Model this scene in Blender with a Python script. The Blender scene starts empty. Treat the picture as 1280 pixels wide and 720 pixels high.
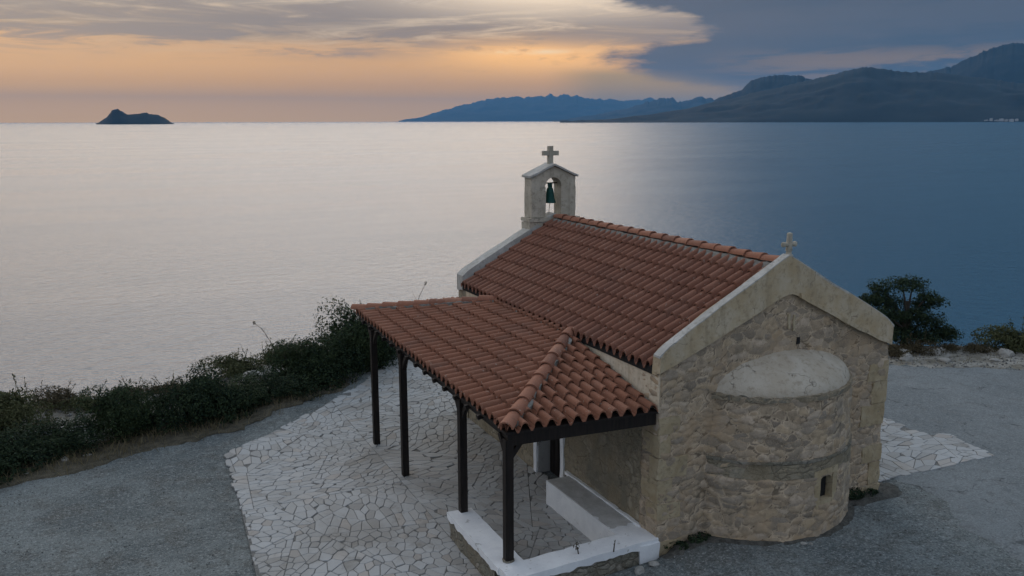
import bpy, bmesh, math, random
from mathutils import Vector, Matrix, noise
R = math.radians
rnd = random.Random(7)
scene = bpy.context.scene
COL = scene.collection
SEA_Z = -12.0
CAM = Vector((-7.98, -11.39, 7.305))

# ------------------------------------------------------------------ helpers
def lerp(a, b, t): return a + (b - a) * t
def clamp(v, a=0.0, b=1.0): return max(a, min(b, v))
def sstep(a, b, v):
    t = clamp((v - a) / (b - a)); return t * t * (3 - 2 * t)
def fbm(x, y, z=0.0, o=4, lac=2.0, gain=0.5):
    s = 0; a = 1; f = 1; n = 0
    for i in range(o):
        s += a * noise.noise((x * f, y * f, z * f + i * 7.3)); n += a; a *= gain; f *= lac
    return s / n

class MB:
    """collects vertices and faces of ONE mesh"""
    def __init__(s): s.v = []; s.f = []
    def vert(s, p): s.v.append(tuple(p)); return len(s.v) - 1
    def face(s, *i): s.f.append(tuple(i))
    def add(s, vs, fs):
        o = len(s.v); s.v += [tuple(p) for p in vs]; s.f += [tuple(i + o for i in f) for f in fs]
    def box(s, c, d, rz=0.0, M=None):
        hx, hy, hz = d[0] / 2, d[1] / 2, d[2] / 2
        vs = [Vector((x, y, z)) for x in (-hx, hx) for y in (-hy, hy) for z in (-hz, hz)]
        m = M if M is not None else Matrix.Rotation(rz, 3, 'Z')
        s.add([m @ p + Vector(c) for p in vs], [(0, 1, 3, 2), (4, 6, 7, 5), (0, 4, 5, 1), (2, 3, 7, 6), (0, 2, 6, 4), (1, 5, 7, 3)])
    def beam(s, a, b, w, h):
        a = Vector(a); b = Vector(b); d = b - a; L = d.length; d.normalize()
        up = Vector((0, 0, 1))
        if abs(d.z) > 0.99: up = Vector((0, 1, 0))
        sx = d.cross(up).normalized(); uz = sx.cross(d)
        s.box((a + b) / 2, (L, w, h), M=Matrix((d, sx, uz)).transposed())
    def tube(s, pts, rad, n=6, cap=True):
        pts = [Vector(p) for p in pts]; rings = []
        for i, p in enumerate(pts):
            d = (pts[min(i + 1, len(pts) - 1)] - pts[max(i - 1, 0)]).normalized()
            a = d.cross(Vector((0.31, 0.2, 1)) if abs(d.z) < 0.9 else Vector((1, 0.1, 0))).normalized(); b = d.cross(a)
            r = rad[i] if isinstance(rad, (list, tuple)) else rad
            rings.append([s.vert(p + (a * math.cos(2 * math.pi * k / n) + b * math.sin(2 * math.pi * k / n)) * r) for k in range(n)])
        for i in range(len(rings) - 1):
            for k in range(n):
                s.face(rings[i][k], rings[i][(k + 1) % n], rings[i + 1][(k + 1) % n], rings[i + 1][k])
        if cap: s.face(*rings[0][::-1]); s.face(*rings[-1])
    def lathe(s, prof, c, n=20):
        c = Vector(c); rings = []
        for r, z in prof:
            rings.append([s.vert(c + Vector((r * math.cos(2 * math.pi * k / n), r * math.sin(2 * math.pi * k / n), z))) for k in range(n)])
        for i in range(len(rings) - 1):
            for k in range(n):
                s.face(rings[i][k], rings[i][(k + 1) % n], rings[i + 1][(k + 1) % n], rings[i + 1][k])
        s.face(*rings[0][::-1]); s.face(*rings[-1])
    def gridbox(s, P, nu, nv, nw, skip=None, disp=0.0, dsc=3.0, seed=0.0):
        """surface of the unit cube mapped by P(u,v,w), gently uneven"""
        ids = {}
        def g(i, j, k):
            key = (i, j, k)
            if key not in ids:
                p = Vector(P(i / nu, j / nv, k / nw))
                if disp:
                    q = p * dsc + Vector((seed, seed * 1.7, seed * 0.3))
                    p += Vector((noise.noise(q), noise.noise(q + Vector((31, 7, 3))), noise.noise(q + Vector((5, 41, 17))))) * disp
                ids[key] = s.vert(p)
            return ids[key]
        for i in range(nu):
            for j in range(nv):
                if skip and skip((i + .5) / nu, (j + .5) / nv): 
                    pass
                else: s.face(g(i, j, 0), g(i, j + 1, 0), g(i + 1, j + 1, 0), g(i + 1, j, 0))
                s.face(g(i, j, nw), g(i + 1, j, nw), g(i + 1, j + 1, nw), g(i, j + 1, nw))
        for i in range(nu):
            for k in range(nw):
                s.face(g(i, 0, k), g(i + 1, 0, k), g(i + 1, 0, k + 1), g(i, 0, k + 1))
                s.face(g(i, nv, k), g(i, nv, k + 1), g(i + 1, nv, k + 1), g(i + 1, nv, k))
        for j in range(nv):
            for k in range(nw):
                s.face(g(0, j, k), g(0, j, k + 1), g(0, j + 1, k + 1), g(0, j + 1, k))
                s.face(g(nu, j, k), g(nu, j + 1, k), g(nu, j + 1, k + 1), g(nu, j, k + 1))
    def gbox(s, x0, x1, y0, y1, z0, z1, step=0.15, disp=0.012, dsc=3.0, seed=0.0):
        s.gridbox(lambda u, v, w: (lerp(x0, x1, u), lerp(y0, y1, w), lerp(z0, z1, v)),
                  max(1, int((x1 - x0) / step)), max(1, int((z1 - z0) / step)), max(1, int((y1 - y0) / step)), None, disp, dsc, seed)
    def build(s, name, mat, parent=None, smooth=None, bevel=0.0):
        me = bpy.data.meshes.new(name); me.from_pydata(s.v, [], s.f); me.update()
        bm = bmesh.new(); bm.from_mesh(me); bmesh.ops.recalc_face_normals(bm, faces=bm.faces)
        if bevel:
            bmesh.ops.bevel(bm, geom=bm.edges[:], offset=bevel, segments=2, affect='EDGES', clamp_overlap=True)
        bm.to_mesh(me); bm.free()
        if smooth is not None: me.shade_smooth(); me.set_sharp_from_angle(angle=R(smooth))
        me.materials.append(mat)
        o = bpy.data.objects.new(name, me); COL.objects.link(o)
        if parent is not None:
            o.parent = parent
            w = Vector((0, 0, 0)); p = parent
            while p: w += p.location; p = p.parent
            o.location = -w
        return o
    def plain(s, name, mat, parent=None, smooth=False):
        me = bpy.data.meshes.new(name); me.from_pydata(s.v, [], s.f); me.update()
        if smooth: me.shade_smooth()
        me.materials.append(mat)
        o = bpy.data.objects.new(name, me); COL.objects.link(o)
        if parent is not None:
            o.parent = parent; w = Vector((0, 0, 0)); p = parent
            while p: w += p.location; p = p.parent
            o.location = -w
        return o

def tag(o, label=None, cat=None, group=None, kind=None):
    if label: o['label'] = label
    if cat: o['category'] = cat
    if group: o['group'] = group
    if kind: o['kind'] = kind
    return o
def thing(name, label, cat, loc=(0, 0, 0), group=None):
    o = bpy.data.objects.new(name, None); COL.objects.link(o); o.location = loc; o.empty_display_size = 0.3
    return tag(o, label, cat, group)
def copy_tree(o, parent=None):
    c = o.copy(); COL.objects.link(c); c.parent = parent
    for ch in list(o.children): copy_tree(ch, c)
    return c

# ------------------------------------------------------------------ material helpers
class NT:
    def __init__(s, tree): s.t = tree; s.n = tree.nodes; s.l = tree.links
    def new(s, typ, **kw):
        n = s.n.new(typ)
        for k, v in kw.items(): setattr(n, k, v)
        return n
    def put(s, sock, v):
        if v is None: return
        if hasattr(v, 'is_linked') or isinstance(v, bpy.types.NodeSocket): s.l.new(v, sock)
        else:
            if isinstance(v, (tuple, list)) and len(v) == 3 and sock.type == 'RGBA': v = (*v, 1)
            sock.default_value = v
    def m(s, op, a, b=None, c=None, cl=False):
        n = s.new('ShaderNodeMath', operation=op, use_clamp=cl)
        for i, v in enumerate((a, b, c)):
            if v is not None: s.put(n.inputs[i], v)
        return n.outputs[0]
    def add(s, a, b): return s.m('ADD', a, b)
    def sub(s, a, b): return s.m('SUBTRACT', a, b)
    def mul(s, a, b): return s.m('MULTIPLY', a, b)
    def ss(s, v, a, b, o0=0.0, o1=1.0):
        n = s.new('ShaderNodeMapRange', interpolation_type='SMOOTHSTEP')
        s.put(n.inputs[0], v); s.put(n.inputs[1], a); s.put(n.inputs[2], b); s.put(n.inputs[3], o0); s.put(n.inputs[4], o1)
        return n.outputs[0]
    def vec(s, x, y, z=0.0):
        n = s.new('ShaderNodeCombineXYZ'); s.put(n.inputs[0], x); s.put(n.inputs[1], y); s.put(n.inputs[2], z); return n.outputs[0]
    def ramp(s, fac, stops, interp='LINEAR'):
        n = s.new('ShaderNodeValToRGB'); n.color_ramp.interpolation = interp; e = n.color_ramp.elements
        while len(e) < len(stops): e.new(0.5)
        for i, (p, c) in enumerate(stops):
            e[i].position = p; e[i].color = (*c, 1) if not isinstance(c, (int, float)) else (c, c, c, 1)
        s.put(n.inputs[0], fac); return n.outputs[0]
    def noise(s, co, scale, detail=4, rough=0.55, dist=0.0):
        n = s.new('ShaderNodeTexNoise'); s.put(n.inputs['Vector'], co); s.put(n.inputs['Scale'], scale)
        n.inputs['Detail'].default_value = detail; n.inputs['Roughness'].default_value = rough; n.inputs['Distortion'].default_value = dist
        return n.outputs['Fac']
    def noisec(s, co, scale, detail=3):
        n = s.new('ShaderNodeTexNoise'); s.put(n.inputs['Vector'], co); s.put(n.inputs['Scale'], scale); n.inputs['Detail'].default_value = detail
        return n.outputs['Color']
    def voro(s, co, scale, feat='F1', rand=1.0):
        n = s.new('ShaderNodeTexVoronoi', feature=feat); s.put(n.inputs['Vector'], co); s.put(n.inputs['Scale'], scale)
        n.inputs['Randomness'].default_value = rand; return n
    def mix(s, f, a, b, mode='MIX'):
        n = s.new('ShaderNodeMix', data_type='RGBA', blend_type=mode)
        s.put(n.inputs[0], f); s.put(n.inputs[6], a); s.put(n.inputs[7], b); return n.outputs[2]
    def vm(s, op, a, b):
        n = s.new('ShaderNodeVectorMath', operation=op); s.put(n.inputs[0], a); s.put(n.inputs[1], b); return n.outputs[0]
    def bump(s, h, strength=0.5, dist=0.02, nrm=None):
        n = s.new('ShaderNodeBump'); n.inputs['Strength'].default_value = strength; n.inputs['Distance'].default_value = dist
        s.put(n.inputs['Height'], h)
        if nrm is not None: s.put(n.inputs['Normal'], nrm)
        return n.outputs[0]
    def pos(s): return s.new('ShaderNodeNewGeometry').outputs['Position']
    def island(s): return s.new('ShaderNodeNewGeometry').outputs['Random Per Island']
def material(name, build):
    m = bpy.data.materials.new(name); m.use_nodes = True
    t = NT(m.node_tree); b = t.n['Principled BSDF']
    b.inputs['Specular IOR Level'].default_value = 0.25
    build(t, b); return m
def P(t, b, col=None, rough=None, nrm=None):
    if col is not None: t.put(b.inputs['Base Color'], col)
    if rough is not None: t.put(b.inputs['Roughness'], rough)
    if nrm is not None: t.put(b.inputs['Normal'], nrm)

def rubble(cols, mortar, sc=3.0, zs=1.9, mw=0.10, smear=0.5, bump=0.9):
    def f(t, b):
        co = t.pos()
        w = t.vm('ADD', t.vm('MULTIPLY', t.vm('SUBTRACT', t.noisec(co, 1.6, 2), (.5, .5, .5)), (.5, .5, .30)),
                 t.vm('MULTIPLY', t.vm('SUBTRACT', t.noisec(co, 8.0, 3), (.5, .5, .5)), (.13, .13, .09)))
        c2 = t.vm('MULTIPLY', t.vm('ADD', co, w), (1, 1, zs))
        n1 = t.noise(co, 9, 6, .68); n2 = t.noise(co, 42, 4, .65); n3 = t.noise(co, 1.1, 5, .62); n4 = t.noise(co, 3.1, 5, .65)
        big = t.ss(t.noise(co, 1.3, 2), .47, .53)
        va = t.voro(c2, sc * 1.45); ea = t.voro(c2, sc * 1.45, 'DISTANCE_TO_EDGE'); vb = t.voro(c2, sc * .8); eb = t.voro(c2, sc * .8, 'DISTANCE_TO_EDGE')
        vc = t.mix(big, va.outputs['Color'], vb.outputs['Color']); ed = t.add(t.mul(ea.outputs['Distance'], t.sub(1.0, big)), t.mul(eb.outputs['Distance'], big))
        rv = t.new('ShaderNodeSeparateColor'); t.l.new(vc, rv.inputs[0])
        stone = t.ramp(rv.outputs[0], cols)
        stone = t.mix(t.mul(t.ss(n1, .38, .70), .7), stone, (.115, .105, .082))
        stone = t.mix(t.mul(t.ss(n2, .48, .72), .55), stone, (.42, .375, .295))
        th = t.add(t.mul(t.ss(n4, .3, .7), mw * 1.5), mw * .35)
        jm = t.sub(1.0, t.ss(t.add(ed, t.mul(t.sub(n1, .5), .10)), t.mul(th, .35), t.mul(th, 1.25)))
        jm = t.mul(jm, t.ss(n4, .30, .52, .45, 1.0))
        sm = t.ss(t.add(n3, t.mul(t.sub(n1, .5), .25)), .50, .60)
        jm = t.m('MAXIMUM', jm, t.mul(sm, smear))
        mc = t.mix(t.ss(n2, .35, .68), mortar, t.mix(.6, mortar, (.11, .095, .07)))
        mc = t.mix(t.mul(t.ss(n1, .5, .72), .5), mc, (.13, .115, .085))
        col = t.mix(jm, stone, mc)
        dk = t.sub(1.0, t.ss(t.add(ed, t.mul(t.sub(n2, .5), .06)), .0, .035))
        col = t.mix(t.mul(t.mul(dk, t.ss(n4, .62, .44)), .65), col, (.055, .05, .04))
        col = t.mix(t.mul(t.ss(n3, .46, .66), .40), col, (.19, .145, .085))
        col = t.mix(t.mul(t.ss(t.noise(co, .8, 5, .6, .5), .54, .68), .45), col, (.12, .125, .11))
        h = t.add(t.mul(t.mul(t.ss(ed, 0, .12), t.sub(1.0, t.mul(sm, .6))), .45), t.add(t.mul(n1, .75), t.mul(n2, .25)))
        P(t, b, col, .94, t.bump(h, bump, .04))
    return f
STONES = [(0, (.125, .12, .10)), (.22, (.20, .185, .145)), (.42, (.28, .225, .145)), (.6, (.155, .155, .135)), (.78, (.31, .255, .17)), (1, (.36, .325, .255))]
M = {}
M['rubble'] = material('rubble_masonry', rubble(STONES, (.38, .32, .23), 3.1, 2.0, .11, .70, .9))
M['rubble_side'] = material('plastered_rubble', rubble([(0, (.21, .18, .13)), (.5, (.28, .24, .17)), (1, (.35, .31, .235))], (.32, .275, .195), 2.8, 1.6, .12, .92, .7))
M['rubble_low'] = material('low_wall_rubble', rubble([(0, (.15, .15, .12)), (.5, (.22, .205, .165)), (1, (.31, .29, .25))], (.20, .185, .15), 4.0, 1.5, .07, .35))

def cellinfo(p, sc=3.9, zs=2.05):
    q = Vector(p)
    w = Vector((noise.noise(q * 1.7), noise.noise(q * 1.7 + Vector((9, 2, 5))), noise.noise(q * 1.7 + Vector((3, 8, 1))))) * .085
    w += Vector((noise.noise(q * 7), noise.noise(q * 7 + Vector((9, 2, 5))), noise.noise(q * 7 + Vector((3, 8, 1))))) * .036
    q = q + w; q.z *= zs
    d, pts = noise.voronoi(q * sc)
    c = pts[0]; h = (math.sin(c.x * 12.9898 + c.y * 78.233 + c.z * 37.719) * 43758.5453) % 1.0; h2 = (math.sin(c.x * 39.3 + c.y * 11.1 + c.z * 83.15) * 24634.6345) % 1.0
    return d[1] - d[0], h, h2
def relief(mb, out, amp=.020):
    """push the stones of a wall skin outwards; out(p) -> direction or None; returns per-vertex stone data"""
    data = []
    for i, p in enumerate(mb.v):
        v = Vector(p); e, h, h2 = cellinfo(v); data.append((h, clamp(e), h2, 1))
        o = out(v)
        if o is None: continue
        sm = sstep(.0, .20, fbm(v.x * 1.3, v.y * 1.3, v.z * 1.3 + 4, 3))          # pointing smeared over the stones
        rise = sstep(.02, .24, e) * (.45 + .75 * h2) * (1 - .7 * sm)
        rough = .20 * noise.noise(v * 13) + .12 * noise.noise(v * 29)
        mb.v[i] = tuple(v + o * amp * (rise + rough))
    return data
def put_stone(o, data):
    a = o.data.color_attributes.new('stone', 'FLOAT_COLOR', 'POINT'); a.data.foreach_set('color', [c for d in data for c in d])
def rubble_geo(t, b):
    co = t.pos(); at = t.new('ShaderNodeAttribute', attribute_name='stone'); sp_ = t.new('ShaderNodeSeparateColor'); t.l.new(at.outputs['Color'], sp_.inputs[0])
    h, e, h2 = sp_.outputs[0], sp_.outputs[1], sp_.outputs[2]
    n1 = t.noise(co, 10, 6, .68); n2 = t.noise(co, 46, 4, .65); n3 = t.noise(co, 1.1, 5, .62); n4 = t.noise(co, 3.3, 5, .65)
    col = t.ramp(h, [(0, (.185, .172, .145)), (.16, (.285, .262, .21)), (.32, (.39, .325, .225)), (.46, (.225, .218, .19)), (.62, (.42, .36, .255)), (.80, (.30, .28, .235)), (1, (.48, .43, .345))])
    col = t.mix(t.mul(t.ss(n1, .42, .70), .6), col, (.15, .13, .095))
    col = t.mix(t.mul(t.ss(n2, .48, .72), .5), col, (.45, .40, .31))
    ee = t.add(e, t.mul(t.sub(n1, .5), .16))
    wdt = t.add(.05, t.mul(t.ss(n4, .36, .64), .15))
    jm = t.sub(1.0, t.ss(ee, t.mul(wdt, .35), wdt))
    jm = t.m('MAXIMUM', jm, t.mul(t.ss(t.add(n3, t.mul(t.sub(n1, .5), .3)), .54, .63), .55))
    mc = t.mix(t.ss(n2, .35, .68), (.53, .47, .36), (.40, .355, .27)); mc = t.mix(t.mul(t.ss(n1, .5, .72), .5), mc, (.20, .165, .115))
    col = t.mix(jm, col, mc)
    dk = t.mul(t.sub(1.0, t.ss(t.add(e, t.mul(t.sub(n2, .5), .05)), .01, .07)), t.ss(n4, .72, .52))
    col = t.mix(t.mul(dk, .8), col, (.06, .052, .04))
    col = t.mix(t.mul(t.ss(n3, .50, .64), .40), col, (.33, .245, .14))
    st = t.noise(t.vm('MULTIPLY', co, (2.2, 2.2, .5)), 1.0, 5, .65)
    col = t.mix(t.mul(t.ss(st, .54, .68), .35), col, (.15, .15, .125))
    col = t.mix(1.0, col, (1.08, .975, .92), 'MULTIPLY')
    P(t, b, col, .94, t.bump(t.add(t.mul(n1, .7), t.mul(n2, .35)), .6, .02))
M['rubble_geo'] = material('rubble_masonry_relief', rubble_geo)
def plaster(base, dark, light, bumpd=.01, streak=True):
    def f(t, b):
        co = t.pos()
        n1 = t.noise(co, 2.2, 6, .65, .4); n2 = t.noise(co, 11, 6, .7); n3 = t.noise(co, 60, 3, .6)
        col = t.mix(t.ss(n1, .35, .68), base, light)
        col = t.mix(t.mul(t.ss(n2, .48, .72), .75), col, dark)
        if streak:
            st = t.noise(t.vm('MULTIPLY', co, (7, 7, .9)), 1.0, 5, .6)
            col = t.mix(t.mul(t.ss(st, .5, .75), .45), col, dark)
        ck = t.voro(t.vm('ADD', co, t.vm('MULTIPLY', t.noisec(co, 3.0, 3), (.5, .5, .5))), 1.7, 'DISTANCE_TO_EDGE')
        crack = t.mul(t.sub(1.0, t.ss(ck.outputs['Distance'], .0, .012)), t.ss(n1, .50, .58))
        col = t.mix(t.mul(crack, .6), col, tuple(c * .35 for c in dark))
        P(t, b, col, .9, t.bump(t.sub(t.add(t.mul(n2, .6), t.mul(n3, .3)), t.mul(crack, .5)), .7, bumpd))
    return f
M['band'] = material('gable_plaster', plaster((.43, .34, .215), (.24, .19, .12), (.50, .43, .32), .026))
M['dome'] = material('dome_plaster', plaster((.44, .385, .305), (.28, .235, .175), (.50, .455, .38), .05, False))
M['upper'] = material('eaves_plaster', plaster((.56, .48, .36), (.34, .28, .19), (.62, .56, .45), .014))
M['bellstone'] = material('belfry_stone', plaster((.40, .36, .285), (.20, .18, .14), (.52, .475, .39), .02))
M['capstone'] = material('pale_cap_render', plaster((.38, .375, .35), (.23, .22, .19), (.50, .495, .47), .014))
M['crossstone'] = material('cross_stone', plaster((.34, .31, .25), (.20, .18, .14), (.44, .41, .34), .006, False))
M['quoin'] = material('quoin_sandstone', plaster((.36, .285, .175), (.20, .16, .10), (.44, .37, .255), .035, False))
def mortar_f(t, b):
    co = t.pos(); n = t.noise(co, 14, 5, .65)
    P(t, b, t.mix(t.ss(n, .35, .7), (.15, .145, .13), (.25, .245, .225)), .95, t.bump(n, .8, .02))
M['mortar'] = material('ridge_mortar', mortar_f)

def white_f(t, b):
    co = t.pos(); n1 = t.noise(co, 3.0, 6, .65); n2 = t.noise(co, 16, 5, .65); n3 = t.noise(co, 5.5, 5, .7, .3)
    col = t.mix(t.ss(n1, .35, .7), (.66, .68, .70), (.76, .78, .79))
    col = t.mix(t.mul(t.ss(n3, .62, .70), .75), col, (.22, .21, .19))
    col = t.mix(t.mul(t.ss(n2, .62, .74), .6), col, (.34, .33, .30))
    P(t, b, col, .8, t.bump(n2, .4, .008))
M['white'] = material('whitewash', white_f)
def benchtop_f(t, b):
    co = t.pos(); n1 = t.noise(co, 4, 6, .7); n2 = t.noise(co, 26, 5, .7)
    col = t.mix(t.ss(n1, .3, .7), (.38, .385, .375), (.52, .525, .52))
    col = t.mix(t.mul(t.ss(n2, .5, .75), .55), col, (.25, .245, .225))
    P(t, b, col, .9, t.bump(n2, .5, .01))
M['benchtop'] = material('worn_cement', benchtop_f)

def tile_f(base, hi, lo):
    def f(t, b):
        co = t.pos(); r = t.island()
        n1 = t.noise(co, 7, 5, .65); n2 = t.noise(co, 40, 4, .6); n3 = t.noise(co, .8, 4, .6)
        col = t.ramp(r, [(0, lo), (.3, base), (.75, base), (1, hi)])
        col = t.mix(t.mul(t.ss(n1, .42, .72), .6), col, lo)
        col = t.mix(t.mul(t.ss(n2, .55, .75), .4), col, (.40, .27, .20))
        col = t.mix(t.mul(t.ss(n3, .52, .7), .35), col, (.15, .085, .065))
        lich = t.ss(t.noise(co, 23, 3, .5), .66, .72)
        col = t.mix(t.mul(lich, .5), col, (.40, .37, .31))
        P(t, b, col, .82, t.bump(t.add(n2, n1), .35, .006))
    return f
M['tile'] = material('terracotta_tile', tile_f((.200, .088, .057), (.232, .110, .073), (.165, .074, .050)))
M['tile_porch'] = material('terracotta_porch_tile', tile_f((.235, .100, .060), (.275, .126, .079), (.19, .085, .053)))
M['tile_ridge'] = material('terracotta_ridge_tile', tile_f((.29, .126, .078), (.355, .175, .115), (.20, .092, .062)))
def wood_f(t, b):
    co = t.pos(); n = t.noise(t.vm('MULTIPLY', co, (30, 30, 2)), 1.0, 5, .6)
    P(t, b, t.mix(t.ss(n, .3, .7), (.008, .0065, .006), (.020, .0145, .012)), .6, t.bump(n, .4, .004))
M['wood'] = material('dark_stained_wood', wood_f)
def flat(col, rough=.7, metal=0.0):
    def f(t, b):
        co = t.pos(); n = t.noise(co, 18, 5, .65)
        P(t, b, t.mix(t.ss(n, .3, .7), tuple(c * .75 for c in col), tuple(min(1, c * 1.2) for c in col)), rough, t.bump(n, .25, .005)); b.inputs['Metallic'].default_value = metal
    return f
M['bronze'] = material('green_bronze', flat((.012, .065, .055), .5, .3))
M['iron'] = material('rusty_iron', flat((.05, .035, .03), .7, .5))
M['rope'] = material('pale_rope', flat((.35, .32, .27)))
M['reveal'] = material('door_reveal_render', plaster((.34, .34, .33), (.26, .26, .25), (.40, .40, .39), .006))
M['dark'] = material('dark_interior', flat((.02, .02, .02), .95))
M['bin'] = material('dark_bin_plastic', flat((.012, .016, .018), .45))
M['liner'] = material('pale_bin_liner', flat((.09, .10, .105), .5))
M['house'] = material('far_white_wall', flat((.42, .42, .42), .9))

def paving_f(t, b):
    co = t.pos(); r = t.island(); n1 = t.noise(co, 6, 5, .65); n2 = t.noise(co, 38, 4, .6); n3 = t.noise(co, .55, 4, .55)
    col = t.ramp(r, [(0, (.27, .27, .26)), (.14, (.345, .35, .345)), (.5, (.37, .384, .388)), (.86, (.405, .418, .42)), (.95, (.385, .365, .34)), (1, (.30, .285, .265))])
    col = t.mix(t.mul(t.ss(n1, .42, .75), .4), col, (.33, .32, .295))
    col = t.mix(t.mul(t.ss(n2, .5, .8), .3), col, (.52, .515, .49))
    col = t.mix(t.mul(t.ss(n3, .48, .66), .5), col, (.22, .205, .18))
    col = t.mix(t.mul(t.ss(t.noise(co, 1.9, 6, .7, .5), .54, .66), .45), col, (.19, .18, .16))
    P(t, b, col, .8, t.bump(t.add(t.mul(n1, .7), n2), .4, .008))
M['paving'] = material('crazy_paving_stone', paving_f)
def joint_f(t, b):
    co = t.pos(); n = t.noise(co, 22, 5, .65)
    P(t, b, t.mix(t.ss(n, .35, .65), (.11, .11, .105), (.19, .19, .18)), .95, t.bump(n, .6, .01))
M['joint'] = material('paving_joint', joint_f)
def ground_f(t, b):
    co = t.pos(); sx = t.new('ShaderNodeSeparateXYZ'); t.l.new(co, sx.inputs[0])
    big = t.noise(co, .45, 5, .62, .8); mid = t.noise(co, 1.6, 6, .65); fine = t.noise(co, 17, 6, .72); gr = t.noise(co, 70, 3, .6)
    col = t.mix(t.ss(big, .38, .62), (.115, .135, .137), (.185, .210, .208))
    col = t.mix(t.mul(t.ss(mid, .47, .62), .65), col, (.115, .118, .108))
    blot = t.noise(co, 5.5, 6, .7, .3)
    col = t.mix(t.mul(t.ss(blot, .50, .66), .45), col, (.28, .305, .305))
    col = t.mix(t.mul(t.ss(blot, .47, .34), .40), col, (.095, .098, .094))
    col = t.mix(t.mul(t.ss(fine, .52, .66), .85), col, (.32, .342, .338))
    col = t.mix(t.mul(t.ss(fine, .47, .34), .85), col, (.05, .054, .055))
    g2 = t.noise(co, 34, 4, .7)
    col = t.mix(t.mul(t.ss(g2, .55, .68), .6), col, (.36, .37, .37)); col = t.mix(t.mul(t.ss(g2, .45, .32), .6), col, (.06, .062, .062))
    v = t.voro(co, 26); peb = t.sub(1.0, t.ss(v.outputs['Distance'], .12, .34))
    rv = t.new('ShaderNodeSeparateColor'); t.l.new(v.outputs['Color'], rv.inputs[0])
    sel = t.ss(rv.outputs[0], .72, .80)
    col = t.mix(t.mul(t.mul(peb, sel), .55), col, (.42, .42, .41))
    h = t.add(t.add(t.mul(fine, 1.0), t.mul(gr, .5)), t.mul(t.mul(peb, sel), .6))
    P(t, b, col, .95, t.bump(h, .9, .03))
M['ground'] = material('gravel_ground', ground_f)
def road_f(t, b):
    co = t.pos(); big = t.noise(co, .5, 5, .6, .4); mid = t.noise(co, 2.6, 5, .65); fine = t.noise(co, 28, 5, .7)
    col = t.mix(t.ss(big, .35, .68), (.150, .170, .176), (.198, .22, .225))
    col = t.mix(t.mul(t.ss(mid, .50, .68), .5), col, (.125, .13, .128))
    col = t.mix(t.mul(t.ss(fine, .52, .66), .65), col, (.31, .325, .335)); col = t.mix(t.mul(t.ss(fine, .46, .33), .65), col, (.075, .082, .086))
    med = t.noise(co, 7, 6, .7); col = t.mix(t.mul(t.ss(med, .52, .66), .4), col, (.25, .265, .275)); col = t.mix(t.mul(t.ss(med, .46, .34), .4), col, (.10, .108, .112))
    ckv = t.voro(t.vm('ADD', co, t.vm('MULTIPLY', t.noisec(co, 1.4, 4), (1.2, 1.2, 0))), .42, 'DISTANCE_TO_EDGE')
    col = t.mix(t.mul(t.mul(t.sub(1.0, t.ss(ckv.outputs['Distance'], 0, .010)), t.ss(mid, .46, .56)), .7), col, (.05, .053, .055))
    dark_ = t.noise(co, 60, 3, .6)
    col = t.mix(t.mul(t.ss(dark_, .55, .72), .5), col, (.09, .095, .095))
    P(t, b, col, .9, t.bump(fine, .5, .012))
M['road'] = material('worn_asphalt', road_f)
def cliff_f(t, b):
    co = t.pos(); n1 = t.noise(co, .9, 6, .65); n2 = t.noise(co, 5, 6, .7); n3 = t.noise(co, 24, 4, .65)
    col = t.mix(t.ss(n1, .4, .62), (.20, .185, .15), (.36, .35, .315))
    col = t.mix(t.mul(t.ss(n2, .48, .68), .7), col, (.11, .10, .07))
    col = t.mix(t.mul(t.ss(n3, .55, .75), .5), col, (.46, .45, .42))
    P(t, b, col, .95, t.bump(t.add(n2, t.mul(n3, .4)), 1.0, .08))
M['cliff'] = material('pale_rocky_soil', cliff_f)
def rock_f(t, b):
    co = t.pos(); n = t.noise(co, 9, 6, .7); r = t.island()
    col = t.mix(t.ss(n, .3, .7), (.20, .195, .175), (.34, .33, .305))
    P(t, b, t.mix(t.mul(r, .35), col, (.40, .40, .38)), .93, t.bump(n, .8, .03))
M['rock'] = material('pale_limestone', rock_f)

def pebble_f(t, b):
    co = t.pos(); r = t.island()
    P(t, b, t.ramp(r, [(0, (.07, .07, .068)), (.6, (.16, .16, .155)), (.92, (.26, .26, .25)), (1, (.40, .40, .385))]), .95)
M['pebble'] = material('mixed_grey_pebble', pebble_f)
def leaf(c0, c1, c2):
    def f(t, b):
        co = t.pos(); r = t.island(); n = t.noise(co, 1.6, 3)
        col = t.ramp(r, [(0, c0), (.55, c1), (1, c2)])
        col = t.mix(t.mul(t.ss(n, .45, .65), .35), col, c2)
        P(t, b, col, .75)
        b.inputs['Specular IOR Level'].default_value = .12
        tr = t.new('ShaderNodeBsdfTranslucent'); t.put(tr.inputs[0], col)
        mx = t.new('ShaderNodeMixShader'); mx.inputs[0].default_value = .22
        t.l.new(b.outputs[0], mx.inputs[1]); t.l.new(tr.outputs[0], mx.inputs[2])
        t.l.new(mx.outputs[0], t.n['Material Output'].inputs['Surface'])
    return f
M['leaf'] = material('dark_shrub_leaf', leaf((.011, .022, .015), (.023, .040, .022), (.052, .075, .036)))
M['leaf_green'] = material('mid_green_shrub_leaf', leaf((.014, .026, .015), (.030, .049, .024), (.064, .088, .040)))
M['leaf_olive'] = material('olive_shrub_leaf', leaf((.036, .046, .022), (.065, .074, .034), (.11, .115, .056)))
M['leaf_brown'] = material('brown_scrub_leaf', leaf((.045, .040, .022), (.075, .062, .036), (.12, .10, .062)))
M['drygrass'] = material('dry_grass_blade', leaf((.12, .10, .055), (.18, .15, .085), (.26, .22, .13)))
M['bark'] = material('grey_brown_bark', flat((.06, .05, .04), .95))

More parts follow.
